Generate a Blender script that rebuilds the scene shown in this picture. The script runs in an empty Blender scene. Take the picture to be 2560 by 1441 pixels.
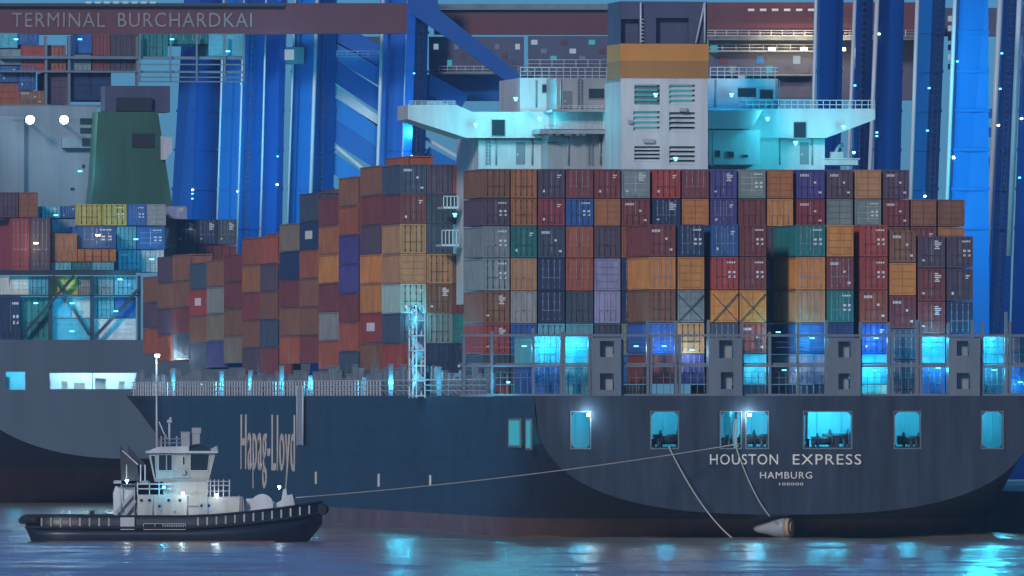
import bpy, math, random
from mathutils import Vector, Matrix
random.seed(7)
R = math.radians
sc = bpy.context.scene
COL = sc.collection

# ---------------------------------------------------------------- camera, sky, sun, exposure
F = 33600.0            # focal length in pixels of the 2560 wide photograph
CZ = 12.7              # camera height above the water
HORIZON = 990.0        # photograph row of the horizon
cam = bpy.data.cameras.new('camera')
cam.sensor_width = 36.0
cam.lens = 36.0 * F / 2560.0
cam.clip_start = 5.0
cam.clip_end = 20000.0
camo = bpy.data.objects.new('camera', cam)
COL.objects.link(camo)
camo.location = (0, 0, CZ)
camo.rotation_euler = (R(90) + math.atan((HORIZON - 720.5) / F), 0, 0)
sc.camera = camo

SUN_EL, SUN_AZ = R(24.0), R(206.0)     # azimuth clockwise from +Y: behind the camera, a little left
world = bpy.data.worlds.new('World')
sc.world = world
world.use_nodes = True
nt = world.node_tree
bg = nt.nodes['Background']
sky = nt.nodes.new('ShaderNodeTexSky')
sky.sky_type = 'NISHITA'
sky.sun_disc = False
sky.sun_elevation = SUN_EL
sky.sun_rotation = SUN_AZ
sky.ozone_density = 6.0
sky.air_density = 1.0
sky.dust_density = 0.3
tint = nt.nodes.new('ShaderNodeMix')
tint.data_type = 'RGBA'
tint.blend_type = 'MULTIPLY'
tint.inputs[0].default_value = 1.0
tint.inputs[7].default_value = (0.20, 0.55, 1.0, 1)
nt.links.new(sky.outputs[0], tint.inputs[6])
nt.links.new(tint.outputs[2], bg.inputs[0])
bg.inputs[1].default_value = 0.070

sund = bpy.data.lights.new('sun', 'SUN')
sund.energy = 1.75
sund.angle = R(8)
sund.color = (1.0, 0.93, 0.86)
suno = bpy.data.objects.new('sun', sund)
COL.objects.link(suno)
d = Vector((math.sin(SUN_AZ) * math.cos(SUN_EL), math.cos(SUN_AZ) * math.cos(SUN_EL), math.sin(SUN_EL)))
suno.rotation_euler = d.to_track_quat('Z', 'Y').to_euler()

sc.view_settings.view_transform = 'Standard'
sc.view_settings.look = 'None'
sc.view_settings.exposure = 0.15
sc.view_settings.gamma = 1.0

# ---------------------------------------------------------------- materials
def nodes_mat(name):
    m = bpy.data.materials.new(name)
    m.use_nodes = True
    t = m.node_tree
    return m, t, t.nodes['Principled BSDF']

def paint(name, col, rough=0.5, metal=0.0, var=0.18, scale=0.6, streak=True):
    """Painted or bare surface with uneven weathering."""
    m, t, b = nodes_mat(name)
    tc = t.nodes.new('ShaderNodeTexCoord')
    mp = t.nodes.new('ShaderNodeMapping')
    mp.inputs['Scale'].default_value = (scale, scale, scale * (0.12 if streak else 1.0))
    n = t.nodes.new('ShaderNodeTexNoise')
    n.inputs['Scale'].default_value = 1.0
    n.inputs['Detail'].default_value = 6
    n.inputs['Roughness'].default_value = 0.65
    r = t.nodes.new('ShaderNodeValToRGB')
    c = col
    r.color_ramp.elements[0].position = 0.3
    r.color_ramp.elements[0].color = (c[0] * (1 - var), c[1] * (1 - var), c[2] * (1 - var), 1)
    r.color_ramp.elements[1].position = 0.7
    r.color_ramp.elements[1].color = (min(1, c[0] * (1 + var)), min(1, c[1] * (1 + var)), min(1, c[2] * (1 + var)), 1)
    t.links.new(tc.outputs['Object'], mp.inputs[0])
    t.links.new(mp.outputs[0], n.inputs['Vector'])
    t.links.new(n.outputs[0], r.inputs[0])
    t.links.new(r.outputs[0], b.inputs['Base Color'])
    b.inputs['Roughness'].default_value = rough
    b.inputs['Metallic'].default_value = metal
    return m

def emit(name, col, strength):
    m, t, b = nodes_mat(name)
    b.inputs['Base Color'].default_value = (0.02, 0.02, 0.02, 1)
    b.inputs['Emission Color'].default_value = (*col, 1)
    b.inputs['Emission Strength'].default_value = strength
    return m

def container_material():
    m, t, b = nodes_mat('container_paint')
    L = t.links.new
    oi = t.nodes.new('ShaderNodeObjectInfo')
    tc = t.nodes.new('ShaderNodeTexCoord')
    add = t.nodes.new('ShaderNodeVectorMath'); add.operation = 'ADD'
    mul = t.nodes.new('ShaderNodeMath'); mul.operation = 'MULTIPLY'; mul.inputs[1].default_value = 300
    L(oi.outputs['Random'], mul.inputs[0])
    L(tc.outputs['Object'], add.inputs[0]); L(mul.outputs[0], add.inputs[1])
    mp = t.nodes.new('ShaderNodeMapping'); mp.inputs['Scale'].default_value = (1.4, 0.5, 0.35)
    L(add.outputs[0], mp.inputs[0])
    n = t.nodes.new('ShaderNodeTexNoise'); n.inputs['Scale'].default_value = 1.3; n.inputs['Detail'].default_value = 8; n.inputs['Roughness'].default_value = 0.7
    L(mp.outputs[0], n.inputs['Vector'])
    r = t.nodes.new('ShaderNodeValToRGB')
    r.color_ramp.elements[0].position = 0.3; r.color_ramp.elements[0].color = (0.62, 0.62, 0.62, 1)
    r.color_ramp.elements[1].position = 0.72; r.color_ramp.elements[1].color = (1.15, 1.15, 1.15, 1)
    L(n.outputs[0], r.inputs[0])
    mx = t.nodes.new('ShaderNodeMix'); mx.data_type = 'RGBA'; mx.blend_type = 'MULTIPLY'; mx.inputs[0].default_value = 1
    L(oi.outputs['Color'], mx.inputs[6]); L(r.outputs[0], mx.inputs[7])
    n2 = t.nodes.new('ShaderNodeTexNoise'); n2.inputs['Scale'].default_value = 2.6; n2.inputs['Detail'].default_value = 9; n2.inputs['Roughness'].default_value = 0.75
    L(mp.outputs[0], n2.inputs['Vector'])
    r2 = t.nodes.new('ShaderNodeValToRGB')
    r2.color_ramp.elements[0].position = 0.56; r2.color_ramp.elements[0].color = (0, 0, 0, 1)
    r2.color_ramp.elements[1].position = 0.74; r2.color_ramp.elements[1].color = (0.75, 0.75, 0.75, 1)
    L(n2.outputs[0], r2.inputs[0])
    mx2 = t.nodes.new('ShaderNodeMix'); mx2.data_type = 'RGBA'
    L(r2.outputs[0], mx2.inputs[0]); L(mx.outputs[2], mx2.inputs[6])
    mx2.inputs[7].default_value = (0.10, 0.045, 0.025, 1)
    L(mx2.outputs[2], b.inputs['Base Color'])
    b.inputs['Roughness'].default_value = 0.55
    return m

def hull_material(name, upper, lower, zsplit):
    m, t, b = nodes_mat(name)
    L = t.links.new
    tc = t.nodes.new('ShaderNodeTexCoord')
    sep = t.nodes.new('ShaderNodeSeparateXYZ'); L(tc.outputs['Object'], sep.inputs[0])
    mp = t.nodes.new('ShaderNodeMapping'); mp.inputs['Scale'].default_value = (0.25, 0.09, 0.05); L(tc.outputs['Object'], mp.inputs[0])
    n = t.nodes.new('ShaderNodeTexNoise'); n.inputs['Scale'].default_value = 1.6; n.inputs['Detail'].default_value = 9; n.inputs['Roughness'].default_value = 0.7
    L(mp.outputs[0], n.inputs['Vector'])
    ramp = t.nodes.new('ShaderNodeValToRGB')
    ramp.color_ramp.elements[0].position = 0.32; ramp.color_ramp.elements[0].color = (0.55, 0.56, 0.58, 1)
    ramp.color_ramp.elements[1].position = 0.7; ramp.color_ramp.elements[1].color = (1.4, 1.38, 1.35, 1)
    L(n.outputs[0], ramp.inputs[0])
    gt = t.nodes.new('ShaderNodeMapRange'); gt.inputs[1].default_value = zsplit - 0.04; gt.inputs[2].default_value = zsplit + 0.04
    L(sep.outputs[2], gt.inputs[0])
    mx = t.nodes.new('ShaderNodeMix'); mx.data_type = 'RGBA'
    L(gt.outputs[0], mx.inputs[0]); mx.inputs[6].default_value = (*lower, 1); mx.inputs[7].default_value = (*upper, 1)
    mu = t.nodes.new('ShaderNodeMix'); mu.data_type = 'RGBA'; mu.blend_type = 'MULTIPLY'; mu.inputs[0].default_value = 1
    L(mx.outputs[2], mu.inputs[6]); L(ramp.outputs[0], mu.inputs[7])
    m3 = t.nodes.new('ShaderNodeMapping'); m3.inputs['Scale'].default_value = (0.5, 0.5, 0.045); L(tc.outputs['Object'], m3.inputs[0])
    n3 = t.nodes.new('ShaderNodeTexNoise'); n3.inputs['Scale'].default_value = 1.0; n3.inputs['Detail'].default_value = 10; n3.inputs['Roughness'].default_value = 0.75
    L(m3.outputs[0], n3.inputs['Vector'])
    r3 = t.nodes.new('ShaderNodeValToRGB'); r3.color_ramp.elements[0].position = 0.58; r3.color_ramp.elements[0].color = (0, 0, 0, 1)
    r3.color_ramp.elements[1].position = 0.8; r3.color_ramp.elements[1].color = (0.25, 0.25, 0.25, 1); L(n3.outputs[0], r3.inputs[0])
    m4 = t.nodes.new('ShaderNodeMix'); m4.data_type = 'RGBA'; L(r3.outputs[0], m4.inputs[0]); L(mu.outputs[2], m4.inputs[6]); m4.inputs[7].default_value = (0.10, 0.055, 0.035, 1)
    SEAM = m4.outputs[2]
    b.inputs['Roughness'].default_value = 0.45
    # welded plate seams
    br = t.nodes.new('ShaderNodeTexBrick'); br.inputs['Scale'].default_value = 0.12
    br.inputs['Color1'].default_value = br.inputs['Color2'].default_value = (1, 1, 1, 1); br.inputs['Mortar'].default_value = (0, 0, 0, 1)
    br.inputs['Mortar Size'].default_value = 0.006
    m2 = t.nodes.new('ShaderNodeMapping'); m2.inputs['Rotation'].default_value = (R(90), 0, 0); L(tc.outputs['Object'], m2.inputs[0])
    cb_ = t.nodes.new('ShaderNodeCombineXYZ'); ax_ = t.nodes.new('ShaderNodeMath'); ax_.operation = 'ADD'; L(sep.outputs[0], ax_.inputs[0]); L(sep.outputs[1], ax_.inputs[1]); L(ax_.outputs[0], cb_.inputs[0]); L(sep.outputs[2], cb_.inputs[1])
    L(cb_.outputs[0], br.inputs['Vector'])
    br.inputs['Row Height'].default_value = 0.28; br.inputs['Brick Width'].default_value = 1.1
    sr = t.nodes.new('ShaderNodeMapRange'); sr.inputs[3].default_value = 0.62; L(br.outputs[0], sr.inputs[0])
    sm_ = t.nodes.new('ShaderNodeMix'); sm_.data_type = 'RGBA'; sm_.blend_type = 'MULTIPLY'; sm_.inputs[0].default_value = 1; L(SEAM, sm_.inputs[6]); L(sr.outputs[0], sm_.inputs[7]); L(sm_.outputs[2], b.inputs['Base Color'])
    bp = t.nodes.new('ShaderNodeBump'); bp.inputs['Strength'].default_value = 0.35; bp.inputs['Distance'].default_value = 0.3
    nb = t.nodes.new('ShaderNodeTexNoise'); nb.inputs['Scale'].default_value = 0.35
    L(tc.outputs['Object'], nb.inputs['Vector'])
    av = t.nodes.new('ShaderNodeMath'); av.operation = 'MULTIPLY_ADD'; av.inputs[1].default_value = 0.35
    L(nb.outputs[0], av.inputs[0]); L(br.outputs[0], av.inputs[2])
    L(av.outputs[0], bp.inputs['Height']); L(bp.outputs[0], b.inputs['Normal'])
    return m

def water_material():
    m, t, b = nodes_mat('harbour_water')
    L = t.links.new
    b.inputs['Base Color'].default_value = (0.22, 0.185, 0.13, 1)
    b.inputs['Specular IOR Level'].default_value = 0.3
    b.inputs['Roughness'].default_value = 0.2
    b.inputs['IOR'].default_value = 1.33
    tc = t.nodes.new('ShaderNodeTexCoord')
    h = None
    for (sx, sy, st) in ((0.3, 0.3, 0.5), (1.2, 0.9, 0.25)):
        mp = t.nodes.new('ShaderNodeMapping'); mp.inputs['Scale'].default_value = (sx, sy, 1)
        L(tc.outputs['Object'], mp.inputs[0])
        n = t.nodes.new('ShaderNodeTexNoise'); n.inputs['Scale'].default_value = 1; n.inputs['Detail'].default_value = 4
        L(mp.outputs[0], n.inputs['Vector'])
        mu = t.nodes.new('ShaderNodeMath'); mu.operation = 'MULTIPLY'; mu.inputs[1].default_value = st
        L(n.outputs[0], mu.inputs[0])
        if h is None: h = mu
        else:
            ad = t.nodes.new('ShaderNodeMath'); ad.operation = 'ADD'
            L(h.outputs[0], ad.inputs[0]); L(mu.outputs[0], ad.inputs[1]); h = ad
    bp = t.nodes.new('ShaderNodeBump'); bp.inputs['Strength'].default_value = 0.5; bp.inputs['Distance'].default_value = 0.3
    L(h.outputs[0], bp.inputs['Height']); L(bp.outputs[0], b.inputs['Normal'])
    return m

M = dict(
    container=container_material(),
    rod=paint('galvanised_rod', (0.30, 0.32, 0.34), 0.45, 0.3),
    rod_dark=paint('painted_rod', (0.05, 0.045, 0.05), 0.5),
    mark=paint('white_marking', (0.72, 0.72, 0.70), 0.6, var=0.08),
    hull=hull_material('hull_slate_blue', (0.014, 0.031, 0.056), (0.16, 0.085, 0.075), 1.7),
    transom=paint('transom_slate', (0.028, 0.042, 0.064), 0.5, var=0.42, scale=0.8),
    hull_grey=hull_material('hull_grey', (0.105, 0.125, 0.15), (0.04, 0.02, 0.04), 5.4),
    letter=paint('lettering_white', (0.80, 0.77, 0.66), 0.6, var=0.12),
    letter_pale=paint('lettering_pale', (0.66, 0.58, 0.50), 0.6, var=0.12),
    letter_dim=paint('lettering_dim', (0.24, 0.22, 0.24), 0.6, var=0.25),
    deck=paint('deck_paint', (0.06, 0.075, 0.085), 0.7, streak=False),
    steel=paint('slate_steel', (0.16, 0.19, 0.22), 0.5),
    steel_dark=paint('dark_steel', (0.03, 0.035, 0.045), 0.5),
    white=paint('ship_white', (0.48, 0.50, 0.52), 0.5, var=0.2, scale=0.45),
    cream=paint('ship_cream', (0.40, 0.38, 0.34), 0.5, var=0.25, scale=0.9),
    greywhite=paint('ship_grey', (0.30, 0.32, 0.34), 0.5, var=0.2, scale=0.45),
    funnel=paint('funnel_orange', (0.55, 0.24, 0.045), 0.5, var=0.08),
    funnel_low=paint('funnel_darker_orange', (0.36, 0.17, 0.045), 0.5, var=0.08),  # browner tone for the lower half of the funnel
    dark=paint('recess_shade', (0.012, 0.02, 0.03), 0.6),  # near-black colour standing in for the shade inside openings
    teal_room=paint('mooring_room_paint', (0.42, 0.52, 0.54), 0.6),
    glass=paint('dark_glass', (0.02, 0.035, 0.045), 0.08, var=0.05),
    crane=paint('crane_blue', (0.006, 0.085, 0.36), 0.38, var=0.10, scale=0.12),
    crane_mid=paint('crane_blue_lit', (0.006, 0.14, 0.46), 0.38, var=0.10, scale=0.12),  # lighter copy of the crane blue, lamp light put into the colour
    girder=paint('girder_oxide_red', (0.115, 0.033, 0.045), 0.5, var=0.15, scale=0.15),
    conduit=paint('pale_conduit', (0.50, 0.52, 0.56), 0.4),
    house=paint('machinery_house', (0.07, 0.075, 0.13), 0.5, scale=0.3),
    green=paint('funnel_green', (0.035, 0.11, 0.075), 0.5, var=0.3, scale=0.3),
    concrete=paint('quay_concrete', (0.22, 0.22, 0.21), 0.85, streak=False),
    tug_hull=paint('tug_hull_black', (0.012, 0.018, 0.030), 0.4, scale=0.5),
    tug_rust=paint('tug_bottom_red', (0.16, 0.05, 0.045), 0.6),
    rubber=paint('rubber', (0.012, 0.012, 0.014), 0.8),
    rope=paint('rope', (0.45, 0.42, 0.36), 0.8, streak=False),
    bulb=paint('bulb_ochre', (0.52, 0.34, 0.17), 0.5),
    lamp_cyan=emit('lamp_cyan', (0.15, 0.8, 1.0), 3.0),
    lamp_white=emit('lamp_white', (0.85, 0.95, 1.0), 25.0),
    lamp_warm=emit('lamp_warm', (1.0, 0.82, 0.45), 14.0),
    glow_teal=emit('inside_glow_teal', (0.05, 0.55, 0.66), 0.5),  # even teal glow standing in for lit insides
    glow_pale=emit('pale_glow', (0.45, 0.62, 0.75), 0.55),
    water=water_material(),
)

# ---------------------------------------------------------------- mesh helpers
class MB:
    def __init__(s): s.v = []; s.f = []; s.sm = set()
    def face(s, pts):
        i = len(s.v); s.v += [tuple(p) for p in pts]; s.f.append(list(range(i, i + len(pts))))
    def box(s, x0, x1, y0, y1, z0, z1):
        i = len(s.v)
        s.v += [(x0,y0,z0),(x1,y0,z0),(x1,y1,z0),(x0,y1,z0),(x0,y0,z1),(x1,y0,z1),(x1,y1,z1),(x0,y1,z1)]
        s.f += [[i+a for a in q] for q in ((0,3,2,1),(4,5,6,7),(0,1,5,4),(1,2,6,5),(2,3,7,6),(3,0,4,7))]
    def tube(s, pts, r, n=8, cap=True):
        pts = [Vector(p) for p in pts]
        rs = r if isinstance(r, (list, tuple)) else [r] * len(pts)
        base = len(s.v)
        for k, p in enumerate(pts):
            t = (pts[min(k+1, len(pts)-1)] - pts[max(k-1, 0)]).normalized()
            a = t.cross(Vector((0, 0, 1)))
            if a.length < 1e-3: a = t.cross(Vector((1, 0, 0)))
            a.normalize(); b = t.cross(a)
            for j in range(n):
                an = 2 * math.pi * j / n
                s.v.append(tuple(p + (a * math.cos(an) + b * math.sin(an)) * rs[k]))
        for k in range(len(pts) - 1):
            for j in range(n):
                q = [base+k*n+j, base+k*n+(j+1) % n, base+(k+1)*n+(j+1) % n, base+(k+1)*n+j]
                s.sm.add(len(s.f)); s.f.append(q)
        if cap:
            s.f.append([base + j for j in range(n)][::-1]); s.f.append([base+(len(pts)-1)*n+j for j in range(n)])
    def beam(s, a, b, w, h):
        """Square-section bar between two points: w horizontal, h in the other direction."""
        a, b = Vector(a), Vector(b); t = (b - a).normalized()
        u = t.cross(Vector((0, 0, 1)))
        if u.length < 1e-3: u = Vector((1, 0, 0))
        u.normalize(); v = u.cross(t)
        i = len(s.v)
        for p in (a, b):
            for (su, sv) in ((-1,-1),(1,-1),(1,1),(-1,1)):
                s.v.append(tuple(p + u*su*w/2 + v*sv*h/2))
        s.f += [[i+c for c in q] for q in ((0,1,2,3),(7,6,5,4),(0,4,5,1),(1,5,6,2),(2,6,7,3),(3,7,4,0))]
    def prism(s, poly, y0, y1):
        """poly of (x,z) pushed from y0 to y1"""
        n = len(poly); i = len(s.v)
        s.v += [(x, y0, z) for x, z in poly] + [(x, y1, z) for x, z in poly]
        s.f.append([i+k for k in range(n)]); s.f.append([i+n+k for k in range(n)][::-1])
        for k in range(n):
            s.f.append([i+k, i+n+k, i+n+(k+1) % n, i+(k+1) % n])
    def loft(s, rings, closed=False):
        n = len(rings[0]); i = len(s.v)
        for r in rings: s.v += [tuple(p) for p in r]
        for k in range(len(rings)-1):
            for j in range(n if closed else n-1):
                j2 = (j+1) % n
                s.sm.add(len(s.f)); s.f.append([i+k*n+j, i+k*n+j2, i+(k+1)*n+j2, i+(k+1)*n+j])
    def holed(s, x0, x1, z0, z1, y, holes, depth):
        """wall in the x-z plane at y with rectangular openings and reveals going back by depth"""
        xs = sorted({x0, x1} | {h[0] for h in holes} | {h[1] for h in holes})
        zs = sorted({z0, z1} | {h[2] for h in holes} | {h[3] for h in holes})
        for a, b in zip(xs, xs[1:]):
            for c, e in zip(zs, zs[1:]):
                mx, mz = (a+b)/2, (c+e)/2
                if any(h[0] < mx < h[1] and h[2] < mz < h[3] for h in holes): continue
                s.face([(a,y,c),(b,y,c),(b,y,e),(a,y,e)])
        for h in holes:
            a, b, c, e = h; Y = y + depth
            s.face([(a,y,c),(a,Y,c),(b,Y,c),(b,y,c)]); s.face([(a,y,e),(b,y,e),(b,Y,e),(a,Y,e)])
            s.face([(a,y,c),(a,y,e),(a,Y,e),(a,Y,c)]); s.face([(b,y,c),(b,Y,c),(b,Y,e),(b,y,e)])
    def mesh(s, name, mat):
        me = bpy.data.meshes.new(name); me.from_pydata(s.v, [], s.f); me.materials.append(mat)
        for k in s.sm: me.polygons[k].use_smooth = True
        me.update(); return me
    def build(s, name, mat, parent=None, loc=None, rz=0):
        o = bpy.data.objects.new(name, s.mesh(name, mat)); COL.objects.link(o)
        if parent is not None: o.parent = parent
        if loc is not None: o.location = loc
        o.rotation_euler[2] = rz
        return o

def fit(t, look):
    return t if len(t.split()) <= 16 else t.replace(' ' + look, '')
def tag(o, label=None, cat=None, group=None, kind=None):
    if label: o['label'] = label
    if cat: o['category'] = cat
    if group: o['group'] = group
    if kind: o['kind'] = kind
    return o
def empty(name, loc, rz, label, cat, group=None):
    o = bpy.data.objects.new(name, None); COL.objects.link(o); o.empty_display_size = 1
    o.location = loc; o.rotation_euler = (0, 0, rz)
    return tag(o, label, cat, group)
def text_mesh(body, size, extrude=0.02, sx=1.0, bold=0.0):
    cu = bpy.data.curves.new('lettering', 'FONT'); cu.body = body; cu.size = size; cu.extrude = extrude; cu.align_x = 'CENTER'; cu.offset = bold
    cu.resolution_u = 3; cu.space_character = 1.12
    ob = bpy.data.objects.new('lettering', cu)
    me = bpy.data.meshes.new_from_object(ob)
    for v in me.vertices: v.co.x *= sx
    bpy.data.objects.remove(ob); bpy.data.curves.remove(cu)
    return me
def lettering(name, body, height, width, mat, parent, loc, rot, extrude=0.02, label=None):
    me = text_mesh(body, 1.0, extrude)
    xs = [v.co.x for v in me.vertices]; ys = [v.co.y for v in me.vertices]
    for v in me.vertices:
        v.co.x = (v.co.x - min(xs)) / (max(xs)-min(xs)) * width - width/2
        v.co.y = (v.co.y - min(ys)) / (max(ys)-min(ys)) * height
    me.materials.clear(); me.materials.append(mat)
    o = bpy.data.objects.new(name, me); COL.objects.link(o); o.parent = parent; o.location = loc; o.rotation_euler = rot
    if label: o['label'] = label
    return o
def W(px, py, Y):
    """point of the place at distance Y seen at a pixel of the photograph"""
    return Vector(((px - 1280) / F * Y, Y, CZ + (HORIZON - py) / F * Y))
def point_light(name, loc, col, power, r=0.25):
    l = bpy.data.lights.new(name, 'POINT'); l.energy = power; l.color = col; l.shadow_soft_size = r
    o = bpy.data.objects.new(name, l); COL.objects.link(o); o.location = loc
    return o

class Frame:
    """local frame of a ship: x to starboard, y forward, z up"""
    def __init__(s, O, th): s.O = O; s.th = th; s.c = math.cos(th); s.s = math.sin(th)
    def dist(s, q, y): return s.O[1] + y*s.c + q*s.s
    def q(s, px, y):
        k = (px-1280)/F
        return (k*(s.O[1]+y*s.c) - s.O[0] + y*s.s) / (s.c - k*s.s)
    def z(s, py, q, y): return CZ + (HORIZON-py)/F*s.dist(q, y)
    def along(s, px, q):
        k = (px-1280)/F
        return (s.O[0] + q*s.c - k*(s.O[1]+q*s.s)) / (s.s + k*s.c)
    def world(s, q, y, z): return Vector((s.O[0] + q*s.c - y*s.s, s.O[1] + q*s.s + y*s.c, z))
    def P(s, px, py, y):
        q = s.q(px, y); return Vector((q, y, s.z(py, q, y)))
    def rect(s, x0, x1, yt, yb, y):
        q0, q1 = s.q(x0, y), s.q(x1, y); qm = (q0+q1)/2
        return q0, q1, s.z(yb, qm, y), s.z(yt, qm, y)
    def blk(s, mb, x0, x1, yt, yb, y0, y1):
        a, b, c, e = s.rect(x0, x1, yt, yb, y0); mb.box(a, b, y0, y1, c, e)
    def poly(s, pts, y): return [(s.P(px, py, y).x, s.P(px, py, y).z) for px, py in pts]

TEAL = (0.05, 0.66, 0.82); CYAN = (0.04, 0.60, 0.95); ICE = (0.55, 0.85, 1.0); BLUE = (0.06, 0.36, 1.0); WARM = (1.0, 0.78, 0.45)

# ---------------------------------------------------------------- water, quay
import numpy as np
def water_mesh():
    gx = np.concatenate([[-2500, -300], np.linspace(-84, 84, 281), [300, 2500]])
    gy = np.concatenate([[-200, 600], np.linspace(905, 1345, 735), [1420, 4000]])
    X, Y = np.meshgrid(gx, gy)
    rng = np.random.RandomState(5)
    Z = np.zeros_like(X); P = np.zeros_like(X)
    for k in range(34):                       # short chop running mostly across the harbour
        lam = 1.8*1.09**k; an = math.pi/2 + rng.normal(0, 0.55); kk = 2*math.pi/lam
        Z += 0.0105*lam**0.75*np.sin(kk*(X*math.cos(an)+Y*math.sin(an)) + rng.uniform(0, 7))
    for k in range(7):                        # smoother and rougher patches of wind
        lx, ly = rng.uniform(40, 160), rng.uniform(25, 110)
        P += np.sin(X*2*math.pi/lx + rng.uniform(0, 7))*np.sin(Y*2*math.pi/ly + rng.uniform(0, 7))
    amp = np.clip(0.75 + 0.35*P, 0.2, 1.6)
    edge = np.clip(np.minimum((84-np.abs(X))/12, np.minimum((Y-905)/25, (1345-Y)/25)), 0, 1)
    Z = Z*amp*edge*WAVE
    v = np.stack([X, Y, Z], -1).reshape(-1, 3)
    nx, ny = len(gx), len(gy)
    idx = np.arange(nx*ny).reshape(ny, nx)
    f = np.stack([idx[:-1, :-1], idx[:-1, 1:], idx[1:, 1:], idx[1:, :-1]], -1).reshape(-1, 4)
    me = bpy.data.meshes.new('water')
    me.from_pydata(v.tolist(), [], f.tolist()); me.materials.append(M['water'])
    me.polygons.foreach_set('use_smooth', [True]*len(me.polygons)); me.update()
    o = bpy.data.objects.new('water', me); COL.objects.link(o); return o
WAVE = 0.34
tag(water_mesh(), kind='structure')
H = Frame((24.5, 1200.0), R(8.5))        # the ship in front, stern to the camera
L = Frame((-44.7, 1582.0), R(8.5))       # the ship beyond it
qm = MB()
qp = [(H.world(24.2, -120, 0).x, H.world(24.2, -120, 0).y), (400, 1060), (400, 2600), (-78, 2600), (-62, 1745), (-22, 1600), (H.world(24.2, 345, 0).x, H.world(24.2, 345, 0).y)]
n = len(qp)
qm.v = [(x, y, -3) for x, y in qp] + [(x, y, 4.0) for x, y in qp]
qm.f = [list(range(n, 2*n))] + [[k, (k+1) % n, n+(k+1) % n, n+k] for k in range(n)]
tag(qm.build('quay', M['concrete']), kind='structure')

# ---------------------------------------------------------------- container prototypes
def proto_body():
    m = MB(); w, l, h = 1.22, 12.19, 2.9
    # corner posts and rails
    for x in (-w, w-0.14):
        m.box(x, x+0.14, 0, 0.16, 0, h); m.box(x, x+0.14, l-0.16, l, 0, h)
        m.box(x, x+0.12, 0.16, l-0.16, 0, 0.16); m.box(x, x+0.12, 0.16, l-0.16, h-0.13, h)
    for z0, z1 in ((0, 0.16), (h-0.13, h)):
        m.box(-w+0.14, w-0.14, 0, 0.12, z0, z1); m.box(-w+0.14, w-0.14, l-0.12, l, z0, z1)
    # corrugated long sides
    pts = []; y = 0.16; p = 0.56
    while y + p < l-0.16:
        pts += [(y, 0.03), (y+0.2, 0.03), (y+0.28, 0.075), (y+0.48, 0.075)]; y += p
    pts.append((l-0.16, 0.03))
    for sg in (-1, 1):
        for (a, da), (b, db) in zip(pts, pts[1:]):
            q = [(sg*(w-da), a, 0.16), (sg*(w-db), b, 0.16), (sg*(w-db), b, h-0.13), (sg*(w-da), a, h-0.13)]
            m.face(q if sg > 0 else q[::-1])
    m.box(-w+0.12, w-0.12, 0.14, l-0.14, 0.05, 0.1)
    m.box(-w+0.12, w-0.12, 0.14, l-0.14, h-0.08, h-0.03)
    m.face([(-w+0.14, l-0.1, 0.16), (-w+0.14, l-0.1, h-0.13), (w-0.14, l-0.1, h-0.13), (w-0.14, l-0.1, 0.16)])
    m.face([(-w+0.14, 0.12, 0.16), (w-0.14, 0.12, 0.16), (w-0.14, 0.12, h-0.13), (-w+0.14, 0.12, h-0.13)])
    return m.mesh('container_body', M['container'])
def proto_door(sg):
    m = MB(); a, b = (-1.07, -0.012) if sg < 0 else (0.012, 1.07)
    m.box(a, b, 0.055, 0.11, 0.17, 2.76)
    for z in (0.42, 0.98, 1.54, 2.10):            # swaged panels
        m.box(a+0.06, b-0.06, 0.035, 0.054, z, z+0.4)
    e = a if sg < 0 else b-0.07
    for z in (0.35, 1.05, 1.75, 2.45): m.box(e, e+0.07, 0.01, 0.05, z, z+0.14)
    return m.mesh('container_door', M['container'])
def proto_rods(sg, mat, name):
    m = MB()
    for x in (0.28, 0.78):
        m.tube([(sg*x, 0.012, 0.1), (sg*x, 0.012, 2.82)], 0.028, 6)
        for z in (0.3, 1.15, 1.9, 2.6): m.box(sg*x-0.07, sg*x+0.07, -0.012, 0.034, z, z+0.09)
        m.box(min(sg*x, sg*x-sg*0.36), max(sg*x, sg*x-sg*0.36), -0.02, 0.005, 1.12, 1.17)
    return m.mesh(name, mat)
def proto_panel():
    m = MB()
    for ix in (-1, 1):
        a, b = (-1.07, -0.02) if ix < 0 else (0.02, 1.07)
        for k in range(4): m.box(a, b, 0.05, 0.1, 0.19+k*0.645, 0.19+k*0.645+0.61)
    return m.mesh('container_end_panel', M['container'])
def proto_marks(v):
    m = MB(); rr = random.Random(v)
    y0, y1 = -0.008, 0.09; m.box(-0.98, 1.0, 0.075, 0.09, 0.5, 2.6)
    if v == 0:
        for z in (1.05, 1.45):
            for x in (0.30, 0.72): m.box(x, x+0.24, y0, y1, z, z+0.2)
        for k in range(4): m.box(0.2+k*0.2, 0.34+k*0.2, y0, y1, 2.35, 2.5)
    elif v == 1:
        for k in range(5):
            wv = rr.uniform(0.3, 0.7); m.box(0.25, 0.25+wv, y0, y1, 2.4-k*0.17, 2.5-k*0.17)
        m.box(-0.85, -0.62, y0, y1, 0.6, 0.75)
    elif v == 2:
        for k in range(6): m.box(-0.9+k*0.13, -0.82+k*0.13, y0, y1, 2.2, 2.45)
        m.box(0.7, 0.95, y0, y1, 0.5, 0.7); m.box(0.3, 0.5, y0, y1, 1.5, 1.7)
    else:
        m.box(-0.8, -0.6, y0, y1, 0.55, 0.8); m.box(0.55, 0.9, y0, y1, 2.2, 2.32); m.box(0.55, 0.8, y0, y1, 2.0, 2.1)
    return m.mesh('container_marks', M['mark'])
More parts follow.
